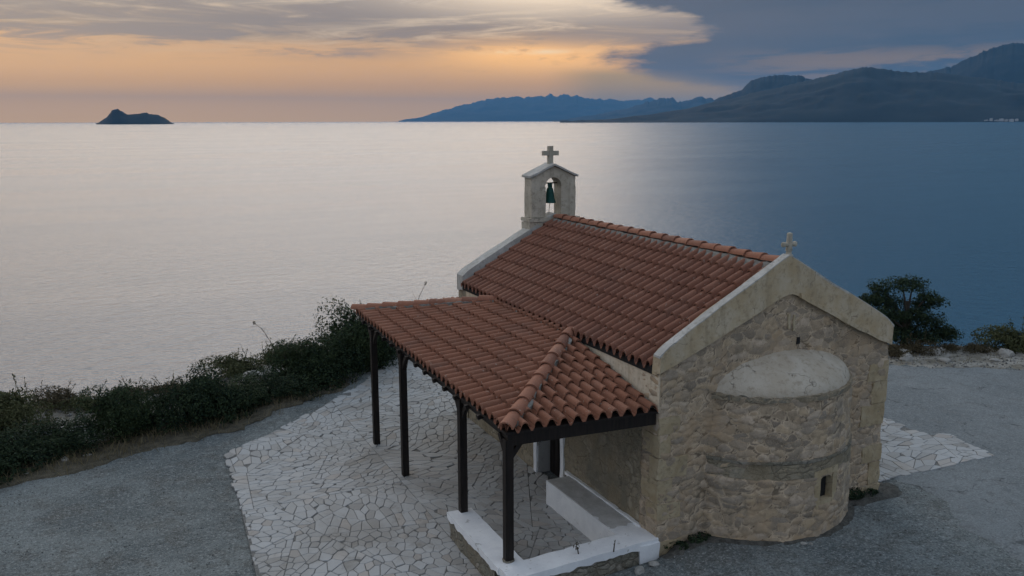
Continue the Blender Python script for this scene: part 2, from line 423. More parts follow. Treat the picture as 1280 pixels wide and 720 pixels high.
# ------------------------------------------------------------------ terrain
EDGE = [(-60, 8), (-30, 13.2), (-15, 14.6), (-11, 14.9), (-8.8, 14.2), (-6.6, 14.1), (-5.0, 14.9), (-3.4, 16.2), (-1.5, 17.2), (1, 18.6), (5, 20.5),
        (9.5, 19), (11.8, 13), (13.6, 8.6), (14.9, 7.5), (16.2, 7.0), (17.3, 5.9), (18.6, 4.2), (21, 0), (26, -9), (40, -30), (60, -60)]
def edge_dist(x, y):
    """+ beyond the cliff edge, - inland"""
    best = 1e9; inside = False
    for (ax, ay), (bx, by) in zip(EDGE, EDGE[1:]):
        dx, dy = bx - ax, by - ay; t = clamp(((x - ax) * dx + (y - ay) * dy) / (dx * dx + dy * dy))
        d = math.hypot(x - ax - t * dx, y - ay - t * dy); best = min(best, d)
    poly = EDGE + [(60, -80), (-60, -80)]
    for (ax, ay), (bx, by) in zip(poly, poly[1:] + poly[:1]):
        if (ay > y) != (by > y) and x < (bx - ax) * (y - ay) / (by - ay) + ax: inside = not inside
    return -best if inside else best
def plateau(x, y):
    """height of the open ground (metres)"""
    if x > 3.0: h = .38
    else:
        hf = .36 * sstep(-3.0, 1.6, x)
        k = sstep(.25, -.3, y)
        h = hf * k if x < .3 else lerp(hf * k, .38, sstep(.3, 3.0, x)) if y > 0 else max(hf, .36 * sstep(-3.0, 1.6, x))
    if y < -1: h += .02 * (-(y + 1))
    return h
def hterr(x, y):
    d = edge_dist(x, y); h = plateau(x, y)
    if d > -1.2:
        rocky = .12 * sstep(-1.2, -.2, d) * (fbm(x * 1.1, y * 1.1, 3.3, 4) + .15)
        h += rocky
    if d > 0:
        drop = d * .85 + .25 * d * fbm(x * .35, y * .35, 9.1, 4)
        h = max(h - max(drop, d * .3), SEA_Z - 1.4)
    return h
def axis(pts):
    out = []
    for a, b, st in pts:
        n = max(1, round((b - a) / st)); out += [a + (b - a) * i / n for i in range(n)]
    return out + [pts[-1][1]]
xs = axis([(-60, -30, 3), (-30, -14, 1), (-14, 20, .3), (20, 30, 1), (30, 60, 3)])
ys = axis([(-80, -30, 6), (-30, -6, 1.5), (-6, -2, .5), (-2, 20, .3), (20, 36, .8)])
gm = MB(); gid = {}
gmats = []
for j, y in enumerate(ys):
    for i, x in enumerate(xs):
        h = hterr(x, y)
        if -14 < x < 20 and -6 < y < 20: h += .018 * fbm(x * 1.3, y * 1.3, 1.0, 4)
        gid[i, j] = gm.vert((x, y, h - .03 if (-6.3 < x < -2.4 and -1.2 < y < 15) else h))
for j in range(len(ys) - 1):
    for i in range(len(xs) - 1):
        cx = (xs[i] + xs[i + 1]) / 2; cy = (ys[j] + ys[j + 1]) / 2
        gm.face(gid[i, j], gid[i + 1, j], gid[i + 1, j + 1], gid[i, j + 1])
        d = edge_dist(cx, cy)
        rb = -2.6 + .5 * fbm(cx * .8, cy * .8, 5) if cx > 9 else -2.3 + .5 * fbm(cx * .8, cy * .8, 5)
        gmats.append(1 if d > rb else 0)
ground = gm.plain('ground', M['ground'], smooth=True); ground.data.materials.append(M['cliff'])
ground.data.polygons.foreach_set('material_index', gmats)
tag(ground, 'grey gravel plateau with pale rocky edge above the sea', 'ground', kind='structure')

# the asphalt of the turning area to the right of the chapel
def sheet(name, poly, z, mat, label, cat, step=.4, drop=0.0):
    xs_ = [p[0] for p in poly]; ys_ = [p[1] for p in poly]
    mb = MB(); ids = {}
    bm = bmesh.new()
    vs = [bm.verts.new((x, y, 0)) for x, y in poly]; bm.faces.new(vs)
    x = min(xs_) + step
    while x < max(xs_):
        bmesh.ops.bisect_plane(bm, geom=bm.verts[:] + bm.edges[:] + bm.faces[:], plane_co=(x, 0, 0), plane_no=(1, 0, 0)); x += step
    y = min(ys_) + step
    while y < max(ys_):
        bmesh.ops.bisect_plane(bm, geom=bm.verts[:] + bm.edges[:] + bm.faces[:], plane_co=(0, y, 0), plane_no=(0, 1, 0)); y += step
    for v in bm.verts: v.co.z = z(v.co.x, v.co.y) - (drop if v.is_boundary else 0)
    me = bpy.data.meshes.new(name); bm.to_mesh(me); bm.free(); me.materials.append(mat); me.shade_smooth()
    o = bpy.data.objects.new(name, me); COL.objects.link(o)
    return tag(o, label, cat, kind='structure')
road_poly = [(5.6, 9.8), (9.0, 8.6), (11.7, 6.6)] + [(11.7 + k * .62, 6.5 - k * .36 + .10 * math.sin(k * 2.1)) for k in range(1, 9)] + [(18.6, 2.2), (21, -2), (24, -8), (12, -9), (4.6, -9), (4.3, -5), (4.5, -3.4), (5.0, -2.4), (5.1, -1.5), (5.7, -.9), (5.9, -.2), (5.6, .35)]
sheet('road', road_poly, lambda x, y: plateau(x, y) + .026, M['road'], 'worn blue-grey asphalt turning area right of the chapel', 'road', .4, .045)

# ------------------------------------------------------------------ crazy paving
def in_poly(x, y, poly):
    c = False
    for (ax, ay), (bx, by) in zip(poly, poly[1:] + poly[:1]):
        if (ay > y) != (by > y) and x < (bx - ax) * (y - ay) / (by - ay) + ax: c = not c
    return c
def parea(p): return abs(sum(a[0] * b[1] - b[0] * a[1] for a, b in zip(p, p[1:] + p[:1]))) / 2
def cut(poly, c, n):
    A = []; B = []
    for a, b in zip(poly, poly[1:] + poly[:1]):
        da = (a[0] - c[0]) * n[0] + (a[1] - c[1]) * n[1]; db = (b[0] - c[0]) * n[0] + (b[1] - c[1]) * n[1]
        (A if da >= 0 else B).append(a)
        if (da >= 0) != (db >= 0):
            t = da / (da - db); q = (a[0] + (b[0] - a[0]) * t, a[1] + (b[1] - a[1]) * t); A.append(q); B.append(q)
    return A, B
def inset(p, g):
    n = len(p)
    if sum(a[0] * b[1] - b[0] * a[1] for a, b in zip(p, p[1:] + p[:1])) < 0: p = p[::-1]
    for i in range(n):
        a = p[i]; b = p[(i + 1) % n]
    q = p
    for a, b in zip(p, p[1:] + p[:1]):
        dx, dy = b[0] - a[0], b[1] - a[1]; L = math.hypot(dx, dy)
        if L < 1e-6: continue
        nx, ny = -dy / L, dx / L
        q, _ = cut(q, (a[0] + nx * g, a[1] + ny * g), (nx, ny))
        if len(q) < 3: return []
    return q
def vcells(poly, r, sp):
    """irregular cells (each nearest to its seed) inside a convex polygon, drawn out along one direction"""
    an = r.uniform(0, math.pi); st = r.uniform(1.2, 2.4); ca, sa = math.cos(an), math.sin(an)
    def fw(p): return ((p[0] * ca + p[1] * sa) / st, -p[0] * sa + p[1] * ca)
    def bw(p): return (p[0] * st * ca - p[1] * sa, p[0] * st * sa + p[1] * ca)
    q = [fw(p) for p in poly]; x0, x1 = min(p[0] for p in q), max(p[0] for p in q); y0, y1 = min(p[1] for p in q), max(p[1] for p in q)
    seeds = []
    for _ in range(int((x1 - x0) * (y1 - y0) / sp ** 2 * 9)):
        c = (r.uniform(x0, x1), r.uniform(y0, y1)); d = sp * r.choice((.6, .8, 1.0, 1.3))
        if in_poly(c[0], c[1], q) and all((c[0] - o[0]) ** 2 + (c[1] - o[1]) ** 2 > d * d for o in seeds): seeds.append(c)
    out = []
    for i, a in enumerate(seeds):
        cell = q
        for k, b in enumerate(seeds):
            if k == i or (a[0] - b[0]) ** 2 + (a[1] - b[1]) ** 2 > (sp * 4) ** 2: continue
            cell, _ = cut(cell, ((a[0] + b[0]) / 2, (a[1] + b[1]) / 2), (a[0] - b[0], a[1] - b[1]))
            if len(cell) < 3: break
        if len(cell) >= 3: out.append([bw(p) for p in cell])
    return out
def patches(poly, r, amax):
    out = []; st = [poly]
    while st:
        p = st.pop(); a = parea(p)
        if a < amax * r.uniform(.6, 1.5): out.append(p); continue
        cx = sum(q[0] for q in p) / len(p); cy = sum(q[1] for q in p) / len(p)
        sxx = sum((q[0] - cx) ** 2 for q in p); syy = sum((q[1] - cy) ** 2 for q in p); sxy = sum((q[0] - cx) * (q[1] - cy) for q in p)
        an = .5 * math.atan2(2 * sxy, sxx - syy) + r.gauss(0, .3)
        A, B = cut(p, (cx + r.uniform(-.2, .2), cy + r.uniform(-.2, .2)), (math.cos(an), math.sin(an)))
        st += [q for q in (A, B) if len(q) >= 3]
    return out
def pave(regions, bound, keep, z, seed, name, label, sp=.27, ragged=.0):
    r = random.Random(seed); mb = MB()
    orient = sum(a[0] * b[1] - b[0] * a[1] for a, b in zip(bound, bound[1:] + bound[:1])) > 0
    cells = [c for reg in regions for pt in patches(reg, r, 2.4) for c in vcells(pt, r, sp)]
    for p in cells:
        cx = sum(q[0] for q in p) / len(p); cy = sum(q[1] for q in p) / len(p)
        ins = [in_poly(q[0], q[1], bound) for q in p]
        if not any(ins) and not in_poly(cx, cy, bound): continue
        if not all(ins):
            for a, b in zip(bound, bound[1:] + bound[:1]):
                dx, dy = b[0] - a[0], b[1] - a[1]; L2 = dx * dx + dy * dy; tt = ((cx - a[0]) * dx + (cy - a[1]) * dy) / L2
                dd = math.hypot(cx - a[0] - clamp(tt) * dx, cy - a[1] - clamp(tt) * dy)
                if dd < .4:
                    n = (-dy, dx) if orient else (dy, -dx); ln = math.hypot(*n); sh = r.uniform(-.05, .03)
                    p, _ = cut(p, (a[0] - n[0] / ln * sh, a[1] - n[1] / ln * sh), n)
                    if len(p) < 3: break
            if len(p) < 3 or parea(p) < .006 or r.random() < ragged: continue
        cx = sum(q[0] for q in p) / len(p); cy = sum(q[1] for q in p) / len(p)
        if not keep(cx, cy): continue
        p = inset(p, r.uniform(.003, .0075))
        if len(p) < 3 or parea(p) < .0012: continue
        for _ in range(r.choice((0, 1, 2))):
            k = r.randrange(len(p)); a = p[k]; cx2 = sum(q[0] for q in p) / len(p); cy2 = sum(q[1] for q in p) / len(p)
            d = (cx2 - a[0], cy2 - a[1]); ln = math.hypot(*d)
            if ln < .08: continue
            an = math.atan2(d[1], d[0]) + r.uniform(-.4, .4); c_ = r.uniform(.010, .026)
            q, _ = cut(p, (a[0] + d[0] / ln * c_, a[1] + d[1] / ln * c_), (math.cos(an), math.sin(an)))
            if len(q) >= 3: p = q
        zz = z(cx, cy) + .020 + r.uniform(-.004, .004); tx, ty = r.gauss(0, .006), r.gauss(0, .006)
        tp = inset(p, .006)
        if len(tp) != len(p): tp = [(lerp(q[0], cx, .04), lerp(q[1], cy, .04)) for q in p]
        else:
            k0 = min(range(len(tp)), key=lambda k: (tp[k][0] - p[0][0]) ** 2 + (tp[k][1] - p[0][1]) ** 2); tp = tp[k0:] + tp[:k0]
        area = lambda w: sum(a[0] * b[1] - b[0] * a[1] for a, b in zip(w, w[1:] + w[:1]))
        if area(tp) * area(p) < 0: tp = [(lerp(q[0], cx, .04), lerp(q[1], cy, .04)) for q in p]
        top = [mb.vert((x, y, zz + tx * (x - cx) + ty * (y - cy))) for x, y in tp]
        bot = [mb.vert((x, y, zz - .007 + tx * (x - cx) + ty * (y - cy))) for x, y in p]
        base = [mb.vert((x, y, zz - .03)) for x, y in p]; n = len(p)
        for k in range(n):
            l = (k + 1) % n
            mb.face(bot[k], bot[l], top[l], top[k]); mb.face(base[k], base[l], bot[l], bot[k])
        mb.face(*top)
    o = mb.build(name, M['paving']); return tag(o, label, 'paving', kind='structure')
yard = [(-5.83, 8.41), (-5.9, 6.9), (-5.95, 5.1), (-6.08, 2.5), (-6.2, 0), (-6.3, -2.5), (-2.6, -2.5), (-2.6, -.2), (.1, -.0), (.1, 9), (5, 9), (5, 14), (2.2, 15.4), (.5, 15.15), (0, 14.4), (-1.62, 12.33), (-3.14, 10.68), (-4.82, 9.18)]
zero = lambda x, y: plateau(x, y) if y < -.3 else 0.0
pave([[(-7, -3), (-2.74, -3), (-2.74, 16), (-7, 16)], [(-2.74, -3), (5.2, -3), (5.2, 16), (-2.74, 16)]], yard,
     lambda x, y: not (0.05 < x < 5 and y < 8.7), zero, 11, 'paving', 'pale crazy paving of irregular flat stones under and beside the porch', .18, .04)
apron = [(5.0, .27), (8.62, .22), (8.86, 1.5), (8.42, 1.82), (8.46, 2.85), (8.7, 5.2), (7.2, 9.4), (5.0, 9.4)]
pave([[(4.9, 0), (9.2, 0), (9.2, 9.6), (4.9, 9.6)]], apron, lambda x, y: True, lambda x, y: .40, 12, 'paving', 'pale crazy paving tapering to a point beside the right wall of the chapel', .20)
sheet('paving_bed', [(-5.75, 8.3), (-6.1, 2.4), (-6.2, -2.4), (-2.6, -2.4), (-2.6, -.1), (.1, .1), (.1, 9), (4.9, 9), (4.9, 13.9), (2.2, 15.2), (.6, 15), (-1.6, 12.2), (-4.8, 9.05)], lambda x, y: zero(x, y) + .006, M['joint'], 'dark gritty joint bed beneath the yard paving', 'paving bed')
sheet('paving_bed', [(5.0, .33), (8.5, .28), (8.76, 1.46), (8.34, 1.78), (8.38, 2.85), (8.6, 5.2), (7.1, 9.3), (5, 9.3)], lambda x, y: .407, M['joint'], 'dark gritty joint bed beneath the tapering apron of paving', 'paving bed')

# ------------------------------------------------------------------ tiles
def tile_patch(mb, surf, a0, a1, ncol, blim, course=.36, amp=.05, upv=Vector((0, 0, 1)), r=rnd, jit=1.0):
    """surf(a,b) -> point of the roof plane, a across, b up the slope (m); blim(a)-> (b0,b1)"""
    pw = (a1 - a0) / ncol
    prof = []
    NA = 8
    for k in range(NA + 1):           # cover: a round barrel
        q = -1 + 2 * k / NA; prof.append((q * .30, amp * math.sqrt(max(0, 1 - q * q)) if abs(q) < 1 else 0.0))
    for k in range(1, 4):             # pan between covers
        q = k / 3; prof.append((.30 + .40 * q, -.060 * math.sin(math.pi * q) ** .7))
    for c in range(ncol):
        ac = a0 + (c + .5) * pw
        l0, l1 = blim(ac); row = 0
        while True:
            bs = l0 + row * course; be = bs + course + .05
            if bs > max(blim(ac - pw * .45)[1], blim(ac + pw * .6)[1]) - .03: break
            lift = .050 + r.uniform(-.004, .006) * jit; da = r.gauss(0, .004) * jit; db = r.gauss(0, .008) * jit; tw = r.gauss(0, .007) * jit
            rings = []
            for bi, bb in enumerate((bs + db, bs + db, (bs + be) / 2, be)):
                ring = []
                f = clamp((bb - bs) / (be - bs))
                for (pa, ph) in prof:
                    a = ac + pa * pw + da + tw * (f - .5)
                    b0, b1 = blim(a); b_ = min(bb, max(b1, b0))
                    p = surf(a, b_); h = ph * (1 - .12 * f) + lift * (1 - f) 
                    if bi == 0: h -= .030
                    ring.append(mb.vert(p + upv * h))
                rings.append(ring)
            for i in range(3):
                for k in range(len(prof) - 1):
                    mb.face(rings[i][k], rings[i][k + 1], rings[i + 1][k + 1], rings[i + 1][k])
            row += 1
def ridge_run(mb, a, b, n, rad, over=.06, r=rnd, sag=0.0, up=Vector((0, 0, 1))):
    """round cap tiles laid from a (low, outer end) to b"""
    a = Vector(a); b = Vector(b); d = (b - a); L = d.length; d.normalize(); sx = d.cross(up).normalized(); uz = sx.cross(d)
    st = L / n
    for i in range(n):
        o = a + d * (i * st) + uz * r.uniform(-.004, .006); y = r.gauss(0, .02)
        dd = (d + sx * y).normalized(); ln = st + over
        rings = []
        for j, (f, s) in enumerate(((0, 1.10), (0, 1.20), (.12, 1.17), (.55, 1.08), (1, .98))):
            ring = []
            for k in range(11):
                t = math.pi * (k / 10)
                rr = rad * s * (0.86 if j == 0 else 1)
                ring.append(mb.vert(o + dd * (f * ln) + sx * (math.cos(t) * rr) + uz * (math.sin(t) * rr * .92 + (1 - f) * .022 - rad * .25)))
            rings.append(ring)
        for i2 in range(4):
            for k in range(10): mb.face(rings[i2][k], rings[i2][k + 1], rings[i2 + 1][k + 1], rings[i2 + 1][k])

# ------------------------------------------------------------------ the chapel
W, L = 5.0, 8.72
chapel = thing('stone_chapel', 'small stone chapel with tiled gable roof, round apse and open bell gable', 'chapel', (2.5, 4.3, 0))
EAVE, RIDGE = 3.36, 4.86
def ztop(x): return 3.30 + (x if x < 2.5 else 5 - x) * .56
mb = MB()
mb.gridbox(lambda u, v, w: (lerp(0, W, u), lerp(0, .5, w), lerp(-.3, ztop(u * W), v)), 190, 190, 14, None, .022, 2.2)
st_ = relief(mb, lambda p: Vector((0, -1, 0)) if p.y < .06 else (Vector((-1, 0, 0)) if p.x < .05 else Vector((1, 0, 0)) if p.x > W - .05 else None))
front = mb.build('gable_wall', M['rubble_geo'], chapel); put_stone(front, st_); front.data.shade_smooth()
mb = MB(); mb.gridbox(lambda u, v, w: (lerp(0, W, u), lerp(L - .5, L, w), lerp(-.3, ztop(u * W) + .0, v)), 24, 20, 3, None, .02, 2.6, 5)
mb.build('gable_wall', M['rubble_side'], chapel, 40)
# side wall facing the porch, with the door opening left out
DY0, DY1, DZ = 3.36, 4.40, 2.05
mb = MB()
mb.gbox(.02, .52, .5, DY0, -.3, 3.0, .16, .022, 2.6, 1)
mb.gbox(.02, .52, DY1, L - .5, -.3, 3.0, .16, .022, 2.6, 2)
mb.gbox(.02, .52, DY0, DY1, DZ, 3.0, .16, .01, 2.6, 3)
side = mb.build('side_wall', M['rubble_side'], chapel, 40)
mb = MB(); mb.gbox(.006, .5, .5, L - .5, 3.0, 3.36, .14, .012, 2.6, 4)
mb.build('eaves_band', M['upper'], side, 40)
# smooth render between the porch roof and the main eaves
mb = MB()
mb.gridbox(lambda u, v, w: (lerp(-.016, .0, u), lerp(.012, L - .5, w), lerp(lerp(2.66, 3.12, clamp(w * L / 3.1)), 3.34, v)), 1, 4, 50, None, .008, 2.0, 9)
mb.build('render_band', M['upper'], side, 40)
mb = MB(); mb.gbox(W - .5, W - .02, .5, L - .5, -.3, 3.36, .3, .02, 2.6, 6)
mb.build('side_wall', M['rubble_side'], chapel, 40)
# corner stones of the two front corners
mb = MB(); r = random.Random(3)
for cxn, sg in ((0.0, 1), (W, -1)):
    z = .12; k = 0
    while z < 3.05:
        h = r.uniform(.24, .46); w1 = r.uniform(.2, .34) if k % 2 else r.uniform(.40, .58); w2 = r.uniform(.32, .5) if k % 2 else r.uniform(.18, .28)
        h = min(h, 3.1 - z)
        x0, x1 = (cxn - .02, cxn + w1) if sg > 0 else (cxn - w1, cxn + .02)
        mb = MB(); mb.gbox(x0, x1, -.020, w2, z + .014, z + h - .014, .07, .030, 5, k * 3.1 + sg)
        if r.random() < .8: mb.build('corner_stone', M['quoin'], front, 50)
        z += h; k += 1
# smooth plaster band that follows the gable, standing a little proud
def band_hi(x):
    a = 3.62 + .55 * (x + .06) if x < 2.52 else 3.62 + .55 * (5.06 - x)
    e = min(x + .06, 5.06 - x)
    return min(a, 5.04) + .07 * math.sin(clamp(e / .18) * math.pi / 2) - .02
LOW = [(-.07, 3.33), (.67, 3.62), (1.6, 4.02), (2.45, 4.40), (2.62, 4.42), (3.3, 4.08), (4.1, 3.68), (5.07, 3.25)]
def band_lo(x):
    for (a, za), (b, zb) in zip(LOW, LOW[1:]):
        if x <= b: return lerp(za, zb, (x - a) / (b - a))
    return LOW[-1][1]
mb = MB()
mb.gridbox(lambda u, v, w: (lerp(-.06, 5.06, u), lerp(-.055, .150, w), lerp(band_lo(lerp(-.06, 5.06, u)) if w < .5 else min(band_lo(lerp(-.06, 5.06, u)), ztop(clamp(u * 5.12 - .06, 0, 5))), band_hi(lerp(-.06, 5.06, u)), v)), 56, 8, 4, None, .022, 2.4, 2)
par = mb.build('gable_parapet', M['band'], chapel, 45); par['label'] = 'tan plastered parapet above the apse end'
mb = MB()   # pale coping skin on top of the parapet
mb.gridbox(lambda u, v, w: (lerp(-.075, 5.075, u), lerp(-.052, .115, w), band_hi(clamp(lerp(-.075, 5.075, u), -.05, 5.05)) + lerp(-.02, .018, v)), 56, 1, 4, None, .014, 2.4, 2)
mb.build('coping', M['capstone'], par, 45)
mb = MB()   # thin raised drip edge under the right slope of the band
pts = [(2.75, 4.33), (3.3, 4.06), (3.9, 3.76), (4.5, 3.50), (4.98, 3.28)]
mb.gridbox(lambda u, v, w: (lerp(2.75, 5.0, u), lerp(-.10, -.04, w), band_lo(lerp(2.75, 5.0, u)) + lerp(-.025, .055, v)), 20, 1, 1, None, .02, 4, 8)
mb.build('drip_edge', M['band'], par, 45)
mb = MB()
mb.gridbox(lambda u, v, w: (lerp(-.03, 5.03, u), lerp(L - .34, L + .03, w), lerp(3.2 if w > .5 else 3.25, 3.66 + .545 * min(lerp(0, 5, u), 5 - lerp(0, 5, u)) - .06 * (1 - clamp(min(u, 1 - u) * 5 / .15)), v)), 40, 4, 3, None, .015, 2.4, 5)
par2 = mb.build('gable_parapet', M['capstone'], chapel, 45); par2['label'] = 'pale rendered parapet at the bell end'
# small cross slit and vent hole in the gable
mb = MB(); mb.gbox(2.555, 2.60, -.038, .02, 3.80, 4.06, .05, .012, 6); mb.gbox(2.67, 2.71, -.038, .02, 3.76, 4.03, .05, .012, 6, 2)
mb.build('slit_frame', M['quoin'], front, 45)
mb = MB(); mb.gbox(2.80, 2.87, -.012, .02, 3.50, 3.62, .04, .01, 9); mb.build('vent_hole', M['dark'], front, 45)
# apse: shallow round wall, plastered half dome
AC, AR = Vector((2.55, .92)), 1.80
AH = R(61)
def apt(th, rad, z): return Vector((AC.x + rad * math.sin(th), AC.y - rad * math.cos(th), z))
WT0, WT1, WZ0, WZ1 = R(2.8), R(12.6), 1.00, 1.43
apse = None
def ath(u):  # finer columns that land on the window edges
    stops = [-AH, WT0, WT1, AH]; cols = [76, 8, 62]; n = sum(cols); k = round(u * n)
    for i, c in enumerate(cols):
        if k <= c: return lerp(stops[i], stops[i + 1], k / c)
        k -= c
    return AH
def az(v):
    stops = [-.25, WZ0, WZ1, 2.86]; cols = [50, 16, 58]; n = sum(cols); k = round(v * n)
    for i, c in enumerate(cols):
        if k <= c: return lerp(stops[i], stops[i + 1], k / c)
        k -= c
    return 2.86
def apse_r(z):  return AR + .035 * sstep(1.5, 1.42, z) - .04 * sstep(1.75, 2.9, z) + .05 * sstep(.5, -.1, z)
mb = MB()
nU, nV = 146, 124
ids = {}
def ag(i, j):
    if (i, j) not in ids:
        th = ath(i / nU); z = az(j / nV); p = apt(th, apse_r(z), z); q = p * 2.6
        near = WT0 - .02 < th < WT1 + .02 and WZ0 - .05 < z < WZ1 + .05
        ids[i, j] = mb.vert(p + Vector((noise.noise(q), noise.noise(q + Vector((9, 3, 1))), 0)) * (.0 if near else .035))
    return ids[i, j]
for i in range(nU):
    for j in range(nV):
        tm = (ath(i / nU) + ath((i + 1) / nU)) / 2; zm = (az(j / nV) + az((j + 1) / nV)) / 2
        if WT0 < tm < WT1 and WZ0 < zm < WZ1: continue
        mb.face(ag(i, j), ag(i + 1, j), ag(i + 1, j + 1), ag(i, j + 1))
def aout(p):
    d = Vector((p.x - AC.x, p.y - AC.y, 0)); th = math.atan2(d.x, -d.y)
    return None if (WT0 - .03 < th < WT1 + .03 and WZ0 - .06 < p.z < WZ1 + .06) else d.normalized()
st_ = relief(mb, aout)
apse = mb.build('apse', M['rubble_geo'], chapel); put_stone(apse, st_); apse.data.shade_smooth()
mb = MB()  # string course
mb.gridbox(lambda u, v, w: apt(lerp(-AH, AH, u), lerp(AR + .030, AR - .1, w), lerp(1.46, 1.72, v) ), 60, 3, 1, None, .030, 3.5, 6)
mb.build('string_course', M['rubble_side'], apse, 45)
mb = MB()  # thin tile edge above it
mb.gridbox(lambda u, v, w: apt(lerp(-AH, AH, u), lerp(AR + .05, AR - .1, w), lerp(1.735, 1.775, v)), 60, 1, 1, None, .016, 3.5, 7)
mb.build('string_course', M['rubble_low'], apse, 45)
mb = MB()  # half dome
nR, nT = 40, 110
rows = []
for i in range(nR + 1):
    rr = (AR - .06) * math.sin(i / nR * math.pi / 2); row = []
    for k in range(nT + 1):
        th = lerp(-AH * 1.25, AH * 1.25, k / nT)
        if i == 0: th = 0
        z = 2.84 + .66 * math.sqrt(max(0, 1 - (rr / (AR - .06)) ** 2))
        p = apt(th, rr, z); q = p * 2.3
        row.append(mb.vert(p + Vector((noise.noise(q) * .02, noise.noise(q + Vector((4, 4, 4))) * .02, noise.noise(q + Vector((8, 1, 2))) * .035 + .012 * noise.noise(p * 9) + .007 * noise.noise(p * 21)))))
    rows.append(row)
low = [mb.vert(apt(lerp(-AH * 1.25, AH * 1.25, k / nT), AR - .05, 2.78)) for k in range(nT + 1)]
for i in range(nR):
    for k in range(nT): mb.face(rows[i][k], rows[i][k + 1], rows[i + 1][k + 1], rows[i + 1][k])
for k in range(nT): mb.face(rows[-1][k], rows[-1][k + 1], low[k + 1], low[k])
mb.build('apse_dome', M['dome'], apse, 60)
mb = MB()  # rough stone lip just under the dome
mb.gridbox(lambda u, v, w: apt(lerp(-AH, AH, u), lerp(AR - .01 + .02 * noise.noise((u * 22, 2, 7)), AR - .15, w), lerp(2.78, 2.865 + .02 * noise.noise((u * 30, 5, 1)), v)), 90, 2, 2, None, .016, 7, 4)
mb.build('stone_lip', M['rubble'], apse, 40)
# slit window of the apse
mb = MB()
def wblk(t0, t1, z0, z1, proud, depth, sd):
    mb.gridbox(lambda u, v, w: apt(lerp(t0, t1, u), lerp(AR + .035 + proud, AR + .035 - depth, w), lerp(z0, z1, v)), 3, 4, 2, None, .012, 6, sd)
wblk(WT0 - R(4.0), WT0, WZ0 - .02, WZ1 + .03, .008, .13, 1); wblk(WT1, WT1 + R(4.2), WZ0 - .16, WZ1 + .02, .008, .13, 2)
wblk(WT0 - R(4.4), WT1 + R(4.6), WZ1 + .02, WZ1 + .12, .010, .13, 3); wblk(WT0 - R(2.5), WT1 + R(2.8), WZ0 - .13, WZ0, .006, .13, 4)
win = mb.build('slit_window', M['quoin'], apse, 45)
mb = MB()
for sgn in (0, 1):   # rounded head: two corner fillets
    tt = WT0 if sgn == 0 else WT1; dirn = 1 if sgn == 0 else -1; cen = (WT0 + WT1) / 2; hw = (WT1 - WT0) / 2
    prev = None
    for k in range(7):
        a = k / 6 * math.pi / 2; t_ = cen - dirn * hw * math.cos(a); z_ = WZ1 - .11 + .115 * math.sin(a)
        if prev:
            q = [apt(prev[0], AR + .02, prev[1]), apt(t_, AR + .02, z_), apt(t_, AR + .02, WZ1 + .03), apt(prev[0], AR + .02, WZ1 + .03)]
            q2 = [apt(prev[0], AR - .08, prev[1]), apt(t_, AR - .08, z_), apt(t_, AR - .08, WZ1 + .03), apt(prev[0], AR - .08, WZ1 + .03)]
            mb.add(q + q2, [(0, 1, 2, 3), (4, 5, 6, 7), (0, 1, 5, 4), (2, 3, 7, 6), (0, 3, 7, 4), (1, 2, 6, 5)])
        prev = (t_, z_)
mb.build('arched_head', M['quoin'], win)
mb = MB(); mb.gridbox(lambda u, v, w: apt(lerp(WT0 - .02, WT1 + .02, u), lerp(AR - .085, AR - .12, w), lerp(WZ0 - .05, WZ1 + .06, v)), 1, 1, 1)
mb.build('dark_pane', M['dark'], win)

# main roof
def roofL(a, b): return Vector((-.08 + b * .862, a, EAVE + b * .862 * (RIDGE - EAVE) / 2.55))
def roofR(a, b): return Vector((W + .08 - b * .862, a, EAVE + b * .862 * (RIDGE - EAVE) / 2.55))
BL = 2.52 / .862
mb = MB(); tile_patch(mb, roofL, .165, L - .36, 36, lambda a: (0, BL), .365, .088)
tr_ = mb.plain('tiled_roof', M['tile'], chapel); tr_.data.shade_smooth(); tr_.data.set_sharp_from_angle(angle=R(55))
mb = MB(); tile_patch(mb, roofR, .165, L - .36, 36, lambda a: (0, BL), .365, .088)
tr2 = mb.plain('tiled_roof', M['tile'], chapel); tr2.data.shade_smooth(); tr2.data.set_sharp_from_angle(angle=R(55))
mb = MB()  # roof deck under the tiles
for sg in (0, 1):
    f = roofL if sg == 0 else roofR
    a, b, c, d = f(.155, .05), f(L - .34, .05), f(L - .34, BL), f(.155, BL); dz = Vector((0, 0, -.12))
    dn = Vector((0, 0, -.012))
    mb.add([a + dn, b + dn, c + dn, d + dn, a + dz, b + dz, c + dz, d + dz], [(0, 1, 2, 3), (4, 5, 6, 7), (0, 1, 5, 4), (2, 3, 7, 6), (0, 3, 7, 4), (1, 2, 6, 5)])
mb.build('roof_deck', M['dark'], chapel)
mb = MB(); ridge_run(mb, (2.5, .15, RIDGE + .085), (2.5, L - .46, RIDGE + .085), 19, .092)
mb.build('ridge_tiles', M['tile_ridge'], tr_, 45)
mb = MB()
mb.gridbox(lambda u, v, w: (2.5 + lerp(-1, 1, u) * lerp(.20, .105, v), lerp(.155, L - .4, w), RIDGE - .09 + .135 * v), 4, 2, 70, None, .022, 6, 4)
mb.build('ridge_mortar', M['mortar'], tr_, 50)

